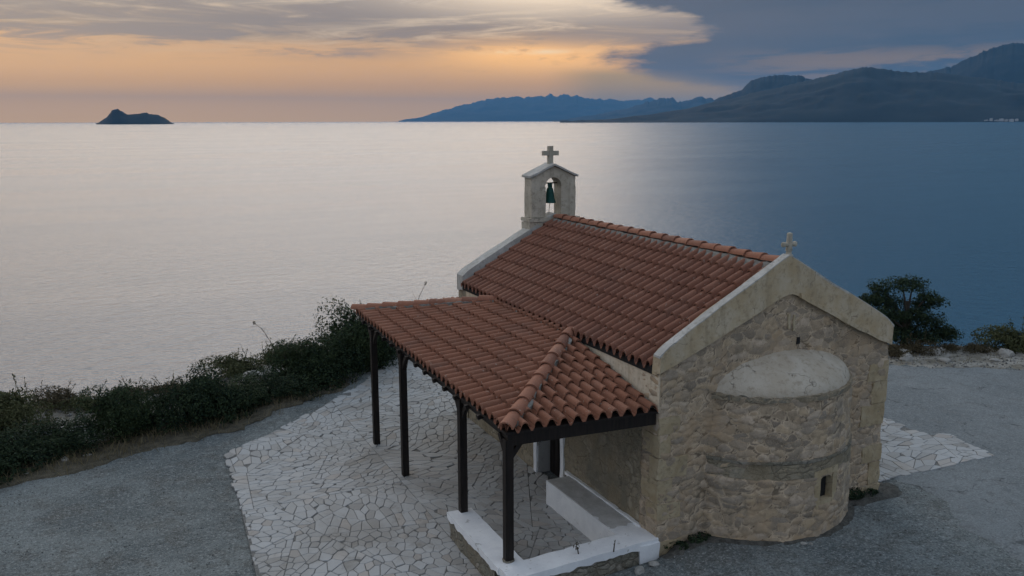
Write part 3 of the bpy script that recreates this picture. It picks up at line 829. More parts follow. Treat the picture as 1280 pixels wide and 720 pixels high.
# bell gable on the far gable
BX, BY0, BY1 = 2.475, 8.40, 8.80
mb = MB()
mb.gbox(1.79, 3.18, BY0 - .02, BY1 + .03, 4.10, 4.80, .12, .018, 3, 2)
mb.gbox(1.77, 3.21, BY0 - .04, BY1 + .05, 4.82, 4.91, .10, .02, 4, 2)
bell_g = mb.build('bell_gable', M['bellstone'], chapel, 45)
mb = MB()
x0, x1, ox0, ox1, zb, zs, za = 1.85, 3.10, 2.25, 2.69, 4.92, 5.92, 6.19
oc = (ox0 + ox1) / 2; orad = (ox1 - ox0) / 2; zsp = 5.70
mb.gbox(x0, ox0, BY0, BY1, zb, zsp, .1, .014, 3.5, 1)
mb.gbox(ox1, x1, BY0, BY1, zb, zsp, .1, .014, 3.5, 1)
def bell_lo(u):
    x = lerp(x0, x1, u); return zsp + (math.sqrt(max(0, orad ** 2 - (x - oc) ** 2)) if abs(x - oc) < orad else 0)
mb.gridbox(lambda u, v, w: (lerp(x0, x1, u), lerp(BY0, BY1, w), lerp(bell_lo(u), lerp(zs, za, 1 - abs(lerp(x0, x1, u) - BX) / .625), v)), 40, 4, 4, None, .014, 3.5, 1)
mb.build('belfry_arch', M['bellstone'], bell_g, 45)
mb = MB()
mb.gridbox(lambda u, v, w: (lerp(1.805, 3.145, u), lerp(BY0 - .06, BY1 + .06, w), lerp(5.915, 6.215, 1 - abs(lerp(1.79, 3.16, u) - BX) / .69) + .05 * v), 24, 1, 3, None, .012, 4, 3)
mb.build('belfry_cap', M['capstone'], bell_g, 40)
mb = MB()
def cross(mb, c, h, arm, t, az_):
    mb.gbox(c[0] - t / 2, c[0] + t / 2, c[1] - t / 2, c[1] + t / 2, c[2], c[2] + h, .06, .006, 8)
    mb.gbox(c[0] - arm, c[0] - t / 2 + .001, c[1] - t / 2 + .003, c[1] + t / 2 - .003, c[2] + az_ - t / 2, c[2] + az_ + t / 2, .06, .006, 8, 2)
    mb.gbox(c[0] + t / 2 - .001, c[0] + arm, c[1] - t / 2 + .003, c[1] + t / 2 - .003, c[2] + az_ - t / 2, c[2] + az_ + t / 2, .06, .006, 8, 3)
cross(mb, (BX, 8.60, 6.20), .49, .215, .115, .31)
cr = mb.build('stone_cross', M['crossstone'], bell_g, 40); cr['label'] = 'plain square-cut cross on the bell gable'
# carved finial cross on the near gable
mb = MB()
mb.lathe([(.085, 0), (.075, .04), (.05, .07), (.045, .12), (.06, .15)], (2.56, .05, 5.02), 12)
mb.tube([(2.56, .05, 5.14), (2.56, .05, 5.42)], [.055, .045], 8)
for dx in (-1, 1):
    mb.tube([(2.56, .05, 5.25), (2.56 + dx * .11, .05, 5.25)], [.040, .036], 8)
    mb.lathe([(.0, -.048), (.036, -.034), (.046, 0), (.036, .034), (.0, .048)], (2.56 + dx * .12, .05, 5.25), 10)
mb.lathe([(.0, -.045), (.042, -.03), (.05, 0), (.042, .03), (.0, .045)], (2.56, .05, 5.41), 10)
fx = mb.build('stone_cross', M['crossstone'], chapel, 50); fx['label'] = 'small carved cross with rounded arms on the near gable'
# door in the side wall
mb = MB(); mb.gbox(.30, .36, DY0 + .03, DY1 - .03, .0, DZ - .02, .3, .0); 
for k in range(5): mb.box((.296, DY0 + .03 + (k + .5) * (DY1 - DY0 - .06) / 5, 1.0), (.012, .17, 1.9))
door = mb.build('door', M['wood'], chapel)
mb = MB(); mb.tube([(.27, DY0 + .14, 1.0), (.25, DY0 + .14, 1.0), (.25, DY0 + .14, 1.14), (.27, DY0 + .14, 1.14)], .012); mb.build('handle', M['iron'], door)
mb = MB()
mb.gbox(-.012, .03, DY0 - .13, DY0 - .002, 0.0, DZ + .12, .15, .016, 4, 1); mb.gbox(-.012, .03, DY1 + .002, DY1 + .13, 0.0, DZ + .12, .15, .016, 4, 2); mb.gbox(-.012, .03, DY0 - .002, DY1 + .002, DZ, DZ + .12, .15, .01, 4, 3)
ds = mb.build('door_surround', M['white'], chapel, 45)
mb = MB(); mb.gbox(.025, .34, DY1 - .024, DY1 + .004, 0, DZ, .2, .004); mb.gbox(.025, .34, DY0 - .004, DY0 + .024, 0, DZ, .2, .004); mb.build('door_reveal', M['reveal'], ds)

# ------------------------------------------------------------------ porch
porch = thing('tiled_porch', 'open timber porch with hipped terracotta roof on four dark posts', 'porch', (-1.3, 4.3, 0))
NBx = -2.62
def ze(y): return lerp(2.66, 2.88, (y - .3) / 8.55)
def zt(y): return lerp(3.34, 3.31, (y - 3.0) / 3.45)
YN, YF, YTN, YTF = .26, 8.85, 3.02, 6.42
def surfA(a, b):
    t = b / 2.68; return Vector((lerp(NBx, .0, t), a, lerp(ze(a), zt(a), t)))
def limA(a): 
    t = min(1.0, (a - YN) / (YTN - YN), (YF - a) / (YF - YTF)); return (0, max(0.0, t) * 2.68)
mb = MB(); tile_patch(mb, surfA, YN - .05, YF + .05, 37, limA, .36, .080)
pr = mb.plain('tiled_roof', M['tile_porch'], porch); pr.data.shade_smooth(); pr.data.set_sharp_from_angle(angle=R(55))
def yeB(x): return lerp(YN, .02, (x - NBx) / -NBx)
def surfB(a, b):
    tx = (a - NBx) / -NBx; yh = lerp(YN, YTN, tx); ye = yeB(a); z0 = lerp(2.66, 2.70, tx); z1 = lerp(2.66, 3.34, tx)
    run = max(.02, yh - ye); f = b * .975 / run
    return Vector((a, ye + b * .975, z0 + (z1 - z0) * min(f, 1.2)))
def limB(a):
    a = clamp(a, NBx, 0); tx = (a - NBx) / -NBx; return (0, max(0, (lerp(YN, YTN, tx) - yeB(a)) / .975))
mb = MB(); tile_patch(mb, surfB, NBx - .02, -.02, 12, limB, .36, .080)
prb = mb.plain('tiled_roof', M['tile_porch'], porch); prb.data.shade_smooth(); prb.data.set_sharp_from_angle(angle=R(55))
def surfC(a, b):
    tx = (a - NBx) / -NBx; yh = lerp(YF, YTF, tx); run = max(.02, YF - yh); f = min(b * .975 / run, 1.2)
    return Vector((a, YF - b * .975, 2.88 + (lerp(2.88, 3.31, tx) - 2.88) * f))
mb = MB(); tile_patch(mb, surfC, NBx - .02, -.02, 12, lambda a: (0, max(0, (clamp(a, NBx, 0) - NBx) / -NBx * (YF - YTF) / .975)), .36, .080)
prc = mb.plain('tiled_roof', M['tile_porch'], porch); prc.data.shade_smooth(); prc.data.set_sharp_from_angle(angle=R(55))
mb = MB()
N1, N2 = Vector((NBx, YN, 2.66)), Vector((0, .02, 2.70)); T1, T2, F1 = Vector((0, YTN, 3.34)), Vector((0, YTF, 3.31)), Vector((NBx, YF, 2.88)); F2 = Vector((0, YF, 2.88))
dz = Vector((0, 0, -.05)); d0 = Vector((.0, 0, -.012))
for q in ([N1, F1, T2, T1], [N1, T1, N2], [F1, F2, T2]):
    n = len(q); vs = [p + d0 for p in q] + [p + dz for p in q]
    mb.add(vs, [tuple(range(n)), tuple(range(n, 2 * n))] + [(k, (k + 1) % n, n + (k + 1) % n, n + k) for k in range(n)])
mb.build('roof_boarding', M['wood'], porch)
mb = MB(); ridge_run(mb, N1 + Vector((-.02, -.02, .07)), T1 + Vector((.03, 0, .075)), 9, .105)
mb.build('hip_tiles', M['tile_ridge'], pr, 45)
mb = MB(); ridge_run(mb, F1 + Vector((-.02, .02, .06)), T2 + Vector((0, 0, .075)), 9, .10)
mb.build('hip_tiles', M['tile_ridge'], pr, 45)
def hipmortar(a, b, side, seed):
    mb = MB(); d = (b - a).normalized(); sx = d.cross(Vector((0, 0, 1))).normalized()
    a = a + d * .22
    def wd(u, w): return lerp(-.03, .13 + .06 * noise.noise((w * 9, 3, seed)), u) * side
    mb.gridbox(lambda u, v, w: a.lerp(b, w) + sx * wd(u, w) + Vector((0, 0, lerp(-.02, .07 + .05 * noise.noise((w * 16, u * 3, seed)), v))), 5, 2, 44, None, .026, 8, seed)
    return mb.build('hip_mortar', M['mortar'], pr, 50)
hipmortar(N1, T1, 1, 3); hipmortar(F1, T2, 1, 6)
mb = MB()  # dark rough joint where the porch roof meets the wall
mb.gridbox(lambda u, v, w: (lerp(-.14, .0, u), lerp(.15, YTN, w), lerp(2.72, zt(YTN) - .02, w) + lerp(-.03, .045 + .03 * noise.noise((w * 20, 1, 2)), v)), 3, 1, 40, None, .025, 7, 3)
mb.gridbox(lambda u, v, w: (lerp(-.12, .0, u), lerp(YTN, YTF, w), lerp(zt(YTN), zt(YTF), w) + lerp(-.03, .03 + .02 * noise.noise((w * 20, 1, 2)), v)), 3, 1, 50, None, .02, 7, 3)
mb.build('wall_joint', M['mortar'], pr, 50)
POSTS = [(-2.57, 7.49, 0.0), (-2.56, 5.44, 0.0), (-2.51, 2.33, .5), (-2.55, .34, .5)]
def ptop(y): return ze(y) - .14
pw = .135
for (px, py, pz) in POSTS:
    mb = MB(); mb.box((px, py, (pz - .05 + ptop(py)) / 2), (pw, pw, ptop(py) - pz + .05))
    post = mb.build('post', M['wood'], porch, None, .008)
    mb = MB()
    for s in (-1, 1):
        if py < 1 and s < 0: continue
        mb.beam((px, py + s * .04, ptop(py) - .30), (px, py + s * .28, ptop(py) + .01), .07, .08)
    if py < 1: mb.beam((px + .04, py, ptop(py) - .30), (px + .28, py, ptop(py) + .01), .07, .08)
    mb.build('brace', M['wood'], post)
mb = MB(); mb.tube([(POSTS[3][0], POSTS[3][1], .505), (POSTS[3][0], POSTS[3][1], .53)], .10, 8); mb.build('post_foot', M['rubble_low'], porch)
mb = MB(); mb.beam((-2.50, .36, ptop(.36) + .03), (-2.50, 8.6, ptop(8.6) + .03), .11, .10); mb.build('eaves_beam', M['wood'], porch)
mb = MB(); mb.beam((-2.58, .33, ptop(.34) - .0), (-.02, .12, ptop(.3) + .03), .10, .20); mb.build('eaves_beam', M['wood'], porch)
mb = MB(); mb.beam((-2.56, 8.5, ptop(8.6) + .02), (-.02, 8.5, ptop(8.6) + .02), .11, .10); mb.build('eaves_beam', M['wood'], porch)
for k in range(15):
    y = .75 + k * .52
    t = limA(y)[1] / 2.68
    if t < .2: continue
    mb = MB(); a = surfA(y, -.05); b = surfA(y, t * 2.68 - .05); dd = Vector((0, 0, -.082)); mb.beam(a + dd, b + dd, .075, .075)
    mb.build('rafter', M['wood'], porch)

# bell and its bar
bell = thing('bell', 'green bronze bell hanging in the arch of the bell gable', 'bell', (oc, 8.6, 5.55))
mb = MB(); mb.lathe([(.0, .0), (.06, -.01), (.085, -.05), (.105, -.17), (.12, -.28), (.150, -.375), (.155, -.395), (.14, -.395), (.0, -.33)], (oc, 8.6, 5.66), 24); mb.build('bell_body', M['bronze'], bell, 40)
mb = MB(); mb.box((oc, 8.6, 5.69), (.10, .06, .09)); mb.box((oc, 8.6, 5.75), (.12, .03, .03)); mb.build('crown', M['bronze'], bell)
mb = MB(); mb.tube([(ox0 - .03, 8.6, 5.765), (ox1 + .03, 8.6, 5.765)], .016, 8); mb.build('hanging_bar', M['iron'], bell)
mb = MB(); mb.tube([(oc, 8.6, 5.40), (oc, 8.6, 5.27)], [.012, .02], 8); cl = mb.build('clapper', M['iron'], bell)
mb = MB(); mb.tube([(oc, 8.6, 5.27), (oc - .03, 8.58, 5.1), (oc - .07, 8.52, 4.94)], .008, 6); mb.build('bell_rope', M['rope'], cl)

# bench and low wall
bench = thing('bench', 'whitewashed masonry bench with worn cement seat along the porch wall', 'bench', (-.3, 1.6, 0))
mb = MB(); mb.gbox(-.54, -.002, .405, 2.93, -.02, .492, .12, .010, 3, 1); mb.build('bench_base', M['white'], bench, 40)
mb = MB(); mb.gridbox(lambda u, v, w: (lerp(-.525, -.05, u), lerp(.62 + .12 * noise.noise((u * 4, 1, 1)), 2.91, w), lerp(.47, .502, v)), 6, 1, 24, None, .010, 4, 2); mb.build('seat', M['benchtop'], bench, 40)
mb = MB(); mb.gbox(-.045, .014, .42, 3.1, .47, .532, .10, .016, 4, 3); mb.build('wall_edging', M['white'], bench, 40)
low = thing('low_wall', 'low rubble wall with whitewashed top round the porch corner', 'wall', (-2.5, .6, 0))
mb = MB()
mb.gridbox(lambda u, v, w: (lerp(-2.76, -2.36, u), lerp(.40, 2.38, w), lerp(-.1, .445, v)), 4, 5, 14, None, .035, 3.2, 1)
mb.gridbox(lambda u, v, w: (lerp(-2.72, -.03, u), lerp(lerp(-.19, -.0, u), lerp(.19, .40, u), w), lerp(-.1, .445, v)), 20, 5, 4, None, .03, 3.2, 2)
mb.build('stone_base', M['rubble_low'], low, 40)
mb = MB()
drip = lambda x, y: .05 + .06 * noise.noise((x * 3.1, y * 3.1, 2)) + .03 * noise.noise((x * 11, y * 11, 5))
mb.gridbox(lambda u, v, w: (lerp(-2.795, -2.33, u), lerp(.21, 2.40, w), lerp(.43 - max(0, drip(u, w * 4)), .50, v)), 5, 2, 26, None, .016, 3, 1)
mb.gridbox(lambda u, v, w: (lerp(-2.78, .015, u), lerp(lerp(-.235, -.035, u), lerp(.215, .415, u), w), lerp(.43 - max(0, drip(u * 5, w + 7)) - .1 * sstep(.86, .93, u), .504 + .004 * w, v)), 40, 2, 5, None, .014, 3, 2)
mb.build('white_capping', M['white'], low, 45)
mb = MB(); mb.gridbox(lambda u, v, w: (lerp(-.36, .02, u), lerp(-.075, -.01, w), lerp(.10, .45, v)), 5, 5, 1, None, .022, 4, 3); mb.build('white_end', M['white'], low, 45)

# ------------------------------------------------------------------ vegetation
def leaf_cloud(mb, blobs, n, size, r, up=.35, hollow=.55):
    tot = sum(b[1][0] * b[1][1] + b[1][0] * b[1][2] for b in blobs)
    for c, rad in blobs:
        c = Vector(c); k = int(n * (rad[0] * rad[1] + rad[0] * rad[2]) / tot)
        for _ in range(k):
            d = Vector((r.gauss(0, 1), r.gauss(0, 1), r.gauss(0, 1))).normalized()
            rr = r.uniform(hollow, 1.0) ** .6
            p = Vector((d.x * rad[0], d.y * rad[1], d.z * rad[2]))
            lump = 1 + .50 * noise.noise((c + p) * 1.9) + .25 * noise.noise((c + p) * 5.3)
            p = c + p * rr * lump
            if p.z < -.02: p.z = abs(p.z) * .3
            if noise.noise(p * 3.4 + Vector((50, 0, 0))) < -.32: continue
            nrm = (d + Vector((r.gauss(0, .6), r.gauss(0, .6), r.gauss(0, .6) + up))).normalized()
            t = nrm.cross(Vector((r.gauss(0, 1), r.gauss(0, 1), r.gauss(0, 1)))).normalized(); bt = nrm.cross(t)
            s = size * r.uniform(.6, 1.35)
            a = mb.vert(p - t * s); b = mb.vert(p + bt * s * .42 + nrm * s * .12); e = mb.vert(p + t * s); f = mb.vert(p - bt * s * .42 + nrm * s * .12)
            mb.face(a, b, e, f)
def make_shrub(seed, w, h, mat, label, n=12500, size=.037, sprigs=2):
    r = random.Random(seed); blobs = []
    for _ in range(9):
        a = r.uniform(0, 6.28); q = r.uniform(.1, .75); s = r.uniform(.30, .52)
        z = h * r.uniform(.18, .62)
        blobs.append(((math.cos(a) * q * w, math.sin(a) * q * w, z), (w * s * 1.1, w * s * 1.1, min(h - z, h * s * .85) + .04)))
    blobs.append(((0, 0, h * .35), (w * .75, w * .75, h * .5)))
    root = thing('shrub', label, 'shrub', (0, 0, 0), 'shrubs along the cliff edge')
    mb = MB(); leaf_cloud(mb, blobs, n, size, r)
    st = MB()
    for _ in range(9):
        c = r.choice(blobs)[0]
        st.tube([(r.gauss(0, .012), r.gauss(0, .012), -.08), (c[0] * .5, c[1] * .5, c[2] * .6), (c[0], c[1], c[2] + .1)], [.03, .02, .008], 5)
    for _ in range(sprigs):
        c, rad = r.choice(blobs); a = r.uniform(0, 6.28)
        p0 = Vector(c) + Vector((math.cos(a) * rad[0] * .5, math.sin(a) * rad[1] * .5, rad[2] * .6)); d = Vector((r.gauss(0, .35), r.gauss(0, .35), 1)).normalized(); ln = r.uniform(.25, .55)
        mb.tube([p0, p0 + d * ln], [.007, .003], 4)
        for k in range(14):
            q = p0 + d * ln * r.uniform(.3, 1.05); t = Vector((r.gauss(0, 1), r.gauss(0, 1), r.gauss(.4, 1))).normalized(); s = size * r.uniform(.6, 1.2); bt = t.cross(d).normalized() if abs(t.dot(d)) < .99 else Vector((1, 0, 0))
            mb.face(mb.vert(q), mb.vert(q + t * s + bt * s * .4), mb.vert(q + t * s * 2), mb.vert(q + t * s - bt * s * .4))
    mb.plain('foliage', M[mat], root); st.plain('branch', M['bark'], root)
    return root
def place(root, x, y, rz, s, label=None, sz=None, dz=0.0):
    root.location = (x, y, hterr(x, y) - .03 + dz); root.rotation_euler = (0, 0, rz); root.scale = (s, s, sz or s)
    if label: root['label'] = label
protoA = make_shrub(1, 1.05, 1.25, 'leaf', 'dense dark green shrub')
protoB = make_shrub(2, 1.15, 1.05, 'leaf', 'dense dark green shrub')
protoC = make_shrub(3, .95, 1.45, 'leaf_green', 'dense dark green shrub', 14000, .037, 1)
protoD = make_shrub(4, .9, .55, 'leaf_olive', 'low olive green shrub', 5600, .038, 4)
protoE = make_shrub(5, .8, .42, 'leaf_brown', 'low brown scrub', 4200, .032, 4)
HEDGE = [  # proto, x, y, rot, scale, zscale, label
    ('A', -11.3, 10.3, .3, 1.15, 1.15, 'dark green shrub at the left end of the hedge, at the picture edge'),
    ('B', -10.0, 10.7, 1.9, 1.1, 1.1, 'olive-tinged dark shrub second from the left end of the hedge'),
    ('A', -8.9, 10.75, 2.2, 1.0, 1.0, 'dark green shrub third from the left end of the hedge'),
    ('C', -7.9, 11.2, .8, .95, .85, 'dark green shrub fourth from the left end, where dry grass is thickest'),
    ('B', -6.9, 11.4, 3.3, 1.0, 1.12, 'dark rounded shrub fifth from the left end of the hedge'),
    ('A', -5.9, 11.75, 4.4, 1.0, 1.05, 'dark green shrub sixth from the left end, above the tip of the paving'),
    ('C', -4.95, 12.1, 5.2, 1.0, .9, 'dark green shrub seventh from the left end of the hedge'),
    ('B', -3.9, 12.55, .2, 1.05, 1.15, 'dark green shrub beside the long edge of the paving, before the hedge rises'),
    ('C', -3.0, 13.5, 1.1, 1.1, 1.05, 'dark shrub where the hedge starts to rise towards the porch'),
    ('A', -2.2, 13.35, 2.8, 1.05, 1.15, 'dark green shrub just left of the tallest shrub of the hedge'),
    ('C', -1.3, 14.2, 3.9, 1.2, 1.36, 'tallest dark shrub of the hedge, against the far corner of the porch roof'),
    ('B', -.5, 14.9, 5.0, 1.15, 1.5, 'dark shrub behind the far corner of the porch roof'),
    ('A', .5, 15.9, .5, 1.1, 1.3, 'dark shrub seen beneath the porch roof at the end of the paving'),
    ('B', -10.7, 9.75, 2.4, .8, .85, 'dark shrub in front of the hedge near its left end'),
    ('A', -11.9, 12.0, 2.4, 1.1, 1.1, 'dark green shrub behind the left end of the hedge'),
    ('C', -12.8, 11.2, 1.2, 1.1, .95, 'mid green shrub cut by the left edge of the picture'),
]
protos = {'A': protoA, 'B': protoB, 'C': protoC, 'D': protoD, 'E': protoE}; used = set()
def put(k, x, y, rz, s, sz, label, group=None, dz=0.0):
    o = protos[k] if k not in used else copy_tree(protos[k]); used.add(k); place(o, x, y, rz, s, label, sz, dz)
    if group: o['group'] = group
hv = [.95, .72, .66, 1.15, 1.0, 1.12, .60, .64, .95, .95, 1.0, .95, .95, 1.0, 1.0, 1.0]
for h, kz in zip(HEDGE, hv): put(h[0], h[1], h[2] - (.55 if h[1] < -4.5 else .2), h[3], h[4] * (.92 if h[1] < -4 else 1), h[5] * kz, h[6])
SC = 'low scrub on the rocky edge'
put('E', -9.3, 13.9, .4, 1.0, 1.0, 'low brown scrub on the rocky edge, nearest the left end', SC)
put('D', -10.5, 13.6, 2.2, 1.15, 1.25, 'olive scrub on the rocky edge behind the left end of the hedge', SC)
put('E', -11.6, 13.7, 1.2, 1.2, 1.6, 'brown scrub at the left edge of the picture behind the hedge', SC)
put('D', -10.2, 12.5, 4.2, 1.0, 1.1, 'olive scrub between the left end of the hedge and the rocky edge', SC)
put('D', -8.6, 13.2, 1.4, .75, .7, 'low olive scrub on pale rock behind the left half of the hedge', SC)
put('E', -7.6, 13.7, 2.4, .9, .9, 'low brown scrub crest in the middle of the rocky edge', SC)
put('E', -6.6, 13.6, 3.0, 1.1, .85, 'long low brown scrub right of the middle of the rocky edge', SC)
put('D', -5.9, 13.4, 5.0, .7, .9, 'small olive scrub just before the domed bush', SC)
put('D', -4.75, 14.9, .9, 1.05, 1.0, 'smooth domed low bush on the skyline left of the rising hedge', SC)
put('D', -3.2, 16.0, 4.4, .8, .9, 'low olive scrub on the skyline beside the domed bush', SC)
put('D', 17.0, 6.0, .6, 1.15, 1.35, 'broad olive bush at the right edge of the rocky verge', 'bushes on the verge')
put('D', 17.9, 5.2, 2.6, 1.1, 1.45, 'olive bush cut by the right edge of the picture', 'bushes on the verge')
put('E', 15.9, 6.25, 1.6, .65, .75, 'small brown bush on pale stones before the broad olive bush', 'bushes on the verge')
put('E', 14.2, 7.0, 3.6, .9, 1.0, 'brown scrub at the foot of the windswept tree', 'bushes on the verge')
put('E', 13.3, 7.1, .6, .8, .8, 'brown scrub beside the chapel wall, left of the windswept tree', 'bushes on the verge')
put('E', 15.3, 6.7, 2.2, .5, .6, 'tiny brown bush right of the windswept tree', 'bushes on the verge')
# windswept tree on the verge
def make_tree():
    r = random.Random(31)
    root = thing('windswept_tree', 'dark windswept tree with flat layered crown beyond the asphalt', 'tree', (14.55, 7.75, hterr(14.55, 7.75) - .05))
    st = MB(); lf = MB(); base = Vector((14.55, 7.75, root.location.z))
    right = Vector((.90, -.43, 0)); dep = Vector((.43, .90, 0))
    tips = [(-1.15, .1, 1.45, .42), (-.75, .3, 1.75, .42), (-.3, -.2, 1.95, .45), (.2, .2, 1.92, .42), (.55, -.1, 1.55, .40), (.95, .2, 1.35, .38), (-.9, -.3, 1.05, .48), (-.35, .3, 1.3, .5),
            (.15, -.3, 1.05, .5), (.75, .1, .75, .48), (1.15, -.1, .5, .42), (-.7, .1, .55, .55), (.1, .2, .5, .55), (1.45, .1, .32, .34), (-1.2, .2, .6, .45), (.5, -.3, .35, .5), (.95, .0, .3, .45), (-.3, -.2, .4, .5), (-.2, .1, .9, .5), (.45, .2, 1.25, .4), (-.85, .0, 1.45, .4)]
    blobs = []
    st.tube([base, base + Vector((-.05, 0, .4)), base + Vector((0, .05, .9)), base + Vector((.0, 0, 1.4))], [.12, .10, .075, .04], 8)
    for a, b, z, s in tips:
        p = base + right * a + dep * b + Vector((0, 0, z)); j = base + Vector((0, 0, z * .45))
        st.tube([j, j.lerp(p, .55) + Vector((0, 0, .05)), p], [.045, .03, .012], 5)
        blobs.append((p, (s * 1.05, s * 1.05, s * .58)))
    leaf_cloud(lf, blobs, 21000, .042, r, .5, .15)
    st.plain('trunk', M['bark'], root).location = -root.location
    lf.plain('crown', M['leaf'], root).location = -root.location
make_tree()

def blades(mb, x, y, n, spread, h, r, zf):
    for _ in range(n):
        px, py = x + r.gauss(0, spread), y + r.gauss(0, spread); z = zf(px, py); d = Vector((r.gauss(0, .35), r.gauss(0, .35), 1)).normalized(); hh = h * r.uniform(.4, 1.2)
        s = Vector((r.gauss(0, 1), r.gauss(0, 1), 0)).normalized() * .006
        p = Vector((px, py, z - .01)); m = p + d * hh * .6; e = p + d * hh + Vector((d.x, d.y, -.1)) * hh * .4
        a, b, c, f, g = mb.vert(p - s), mb.vert(p + s), mb.vert(m + s * .8), mb.vert(m - s * .8), mb.vert(e)
        mb.face(a, b, c, f); mb.face(f, c, g)
r = random.Random(5); mb = MB()
BASE = [(-10.6, 8.55), (-8.75, 8.95), (-7.05, 9.75), (-5.16, 10.25), (-2.9, 11.8), (-1.72, 12.6)]
for (ax, ay), (bx, by) in zip(BASE, BASE[1:]):
    n = int(math.hypot(bx - ax, by - ay) / .07)
    for k in range(n):
        t = k / n; dens = .35 + .9 * clamp(noise.noise((ax + t * (bx - ax), 3, 1)) + .5)
        if ax < -5.2: dens *= 1.7
        off = r.uniform(-.1, .75)
        blades(mb, lerp(ax, bx, t) - off * .35, lerp(ay, by, t) + off, int(10 * dens), .22, .30, r, hterr)
for _ in range(70):
    x = r.uniform(12, 17.5); y = 7.6 - (x - 12) * .45 + r.uniform(-.9, .5); blades(mb, x, y, 7, .12, .10, r, hterr)
for _ in range(110):
    x = r.uniform(-10, -4.5); y = 13.2 + r.uniform(-1, .9); blades(mb, x, y, 8, .15, .14, r, hterr)
dg = mb.plain('dry_grass', M['drygrass']); tag(dg, 'short dry grass along the hedge foot and rocky edge', 'grass', kind='stuff')
# dark soil strip at the foot of the apse and front wall
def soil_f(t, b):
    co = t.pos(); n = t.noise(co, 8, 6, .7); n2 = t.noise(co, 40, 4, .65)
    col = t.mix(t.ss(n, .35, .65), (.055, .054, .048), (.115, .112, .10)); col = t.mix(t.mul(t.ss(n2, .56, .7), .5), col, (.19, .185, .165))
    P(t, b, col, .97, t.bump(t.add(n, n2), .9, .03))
M['soil'] = material('dark_soil', soil_f)
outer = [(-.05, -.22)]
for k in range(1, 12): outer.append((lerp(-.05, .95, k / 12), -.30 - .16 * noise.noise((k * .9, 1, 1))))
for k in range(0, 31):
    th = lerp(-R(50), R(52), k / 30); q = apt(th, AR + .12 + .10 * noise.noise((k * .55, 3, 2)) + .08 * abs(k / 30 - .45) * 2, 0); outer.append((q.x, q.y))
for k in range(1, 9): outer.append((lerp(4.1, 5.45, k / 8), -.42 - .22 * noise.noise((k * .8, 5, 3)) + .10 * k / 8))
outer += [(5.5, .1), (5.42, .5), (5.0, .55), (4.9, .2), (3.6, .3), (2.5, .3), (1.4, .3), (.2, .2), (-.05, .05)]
sheet('soil', outer, lambda x, y: hterr(x, y) + .034, M['soil'], 'dark soil strip at the foot of the apse', 'soil', .12, .05)
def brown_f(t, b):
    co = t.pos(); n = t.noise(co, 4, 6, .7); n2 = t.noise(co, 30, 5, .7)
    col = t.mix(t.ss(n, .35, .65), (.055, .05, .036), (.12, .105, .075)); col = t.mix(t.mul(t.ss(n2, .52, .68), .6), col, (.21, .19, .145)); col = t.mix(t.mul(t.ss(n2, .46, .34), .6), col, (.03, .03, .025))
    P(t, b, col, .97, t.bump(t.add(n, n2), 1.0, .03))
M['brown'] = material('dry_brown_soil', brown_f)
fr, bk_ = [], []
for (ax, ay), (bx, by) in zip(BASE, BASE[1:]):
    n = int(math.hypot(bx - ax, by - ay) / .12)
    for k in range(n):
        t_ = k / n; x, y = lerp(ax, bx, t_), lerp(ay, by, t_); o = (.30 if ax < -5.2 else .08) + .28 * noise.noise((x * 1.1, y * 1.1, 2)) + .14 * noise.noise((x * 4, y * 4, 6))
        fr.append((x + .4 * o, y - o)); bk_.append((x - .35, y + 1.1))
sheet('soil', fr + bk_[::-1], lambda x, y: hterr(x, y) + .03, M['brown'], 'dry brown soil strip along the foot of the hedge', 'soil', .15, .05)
# weeds at the foot of the walls
def weed(x, y, w, h, n, label, mat='leaf_olive', z=None):
    rr = random.Random(int(x * 100 + y * 37)); zz = hterr(x, y) if z is None else z
    mb = MB()
    leaf_cloud(mb, [((x, y, zz + h * .35), (w, w * .7, h * .6)), ((x + w * .5, y, zz + h * .25), (w * .6, w * .5, h * .4))], n, .028, rr)
    o = mb.plain('weed', M[mat]); o.location = (0, 0, 0)
    return tag(o, label, 'weed', 'weeds at the foot of the walls')
weed(.34, -.12, .28, .11, 600, 'dark weed between the white wall end and the chapel corner', 'leaf')
weed(.75, -.12, .24, .15, 420, 'low dark weed in the angle left of the apse', 'leaf')
weed(4.30, -.08, .24, .22, 800, 'dark weed tucked into the angle right of the apse', 'leaf')
weed(4.75, -.06, .18, .13, 350, 'dark weed at the right front corner of the chapel', 'leaf')
def stalk(x, y, z, h, lean, label):
    rr = random.Random(int(abs(x) * 91 + abs(y) * 13)); mb = MB(); p = Vector((x, y, z)); d = Vector((lean[0], lean[1], 1)).normalized()
    root = thing('dry_stalk', label, 'plant', p, 'dry stalks')
    q = [p, p + d * h * .5, p + d * h * .85 + Vector((lean[0], lean[1], 0)) * h * .25, p + d * h + Vector((lean[0], lean[1], 0)) * h * .6]
    mb.tube(q, [.012, .010, .007, .005], 5)
    for k in range(7):
        o = q[1].lerp(q[2], rr.random()); e = o + Vector((rr.gauss(0, .4), rr.gauss(0, .4), rr.uniform(.2, .6))).normalized() * h * rr.uniform(.08, .2); mb.tube([o, e], [.005, .002], 4)
    mb.plain('stem', M['bark'], root)
    m2 = MB(); leaf_cloud(m2, [(q[3], (.05, .05, .06))], 60, .02, rr); m2.plain('seed_head', M['leaf_brown'], root)
stalk(-.9, -.12, .50, .20, (.1, .0), 'dry stalk growing on the front low wall')
stalk(-1.45, .05, .50, .15, (-.15, .05), 'shorter dry stalk growing on the front low wall')
stalk(.1, 13.3, 0, 2.62, (.14, -.05), 'curved stalk rising just above the far edge of the porch roof')
stalk(-3.3, 14.9, 0, 1.5, (-.3, .1), 'thin leaning stalk above the domed bush')
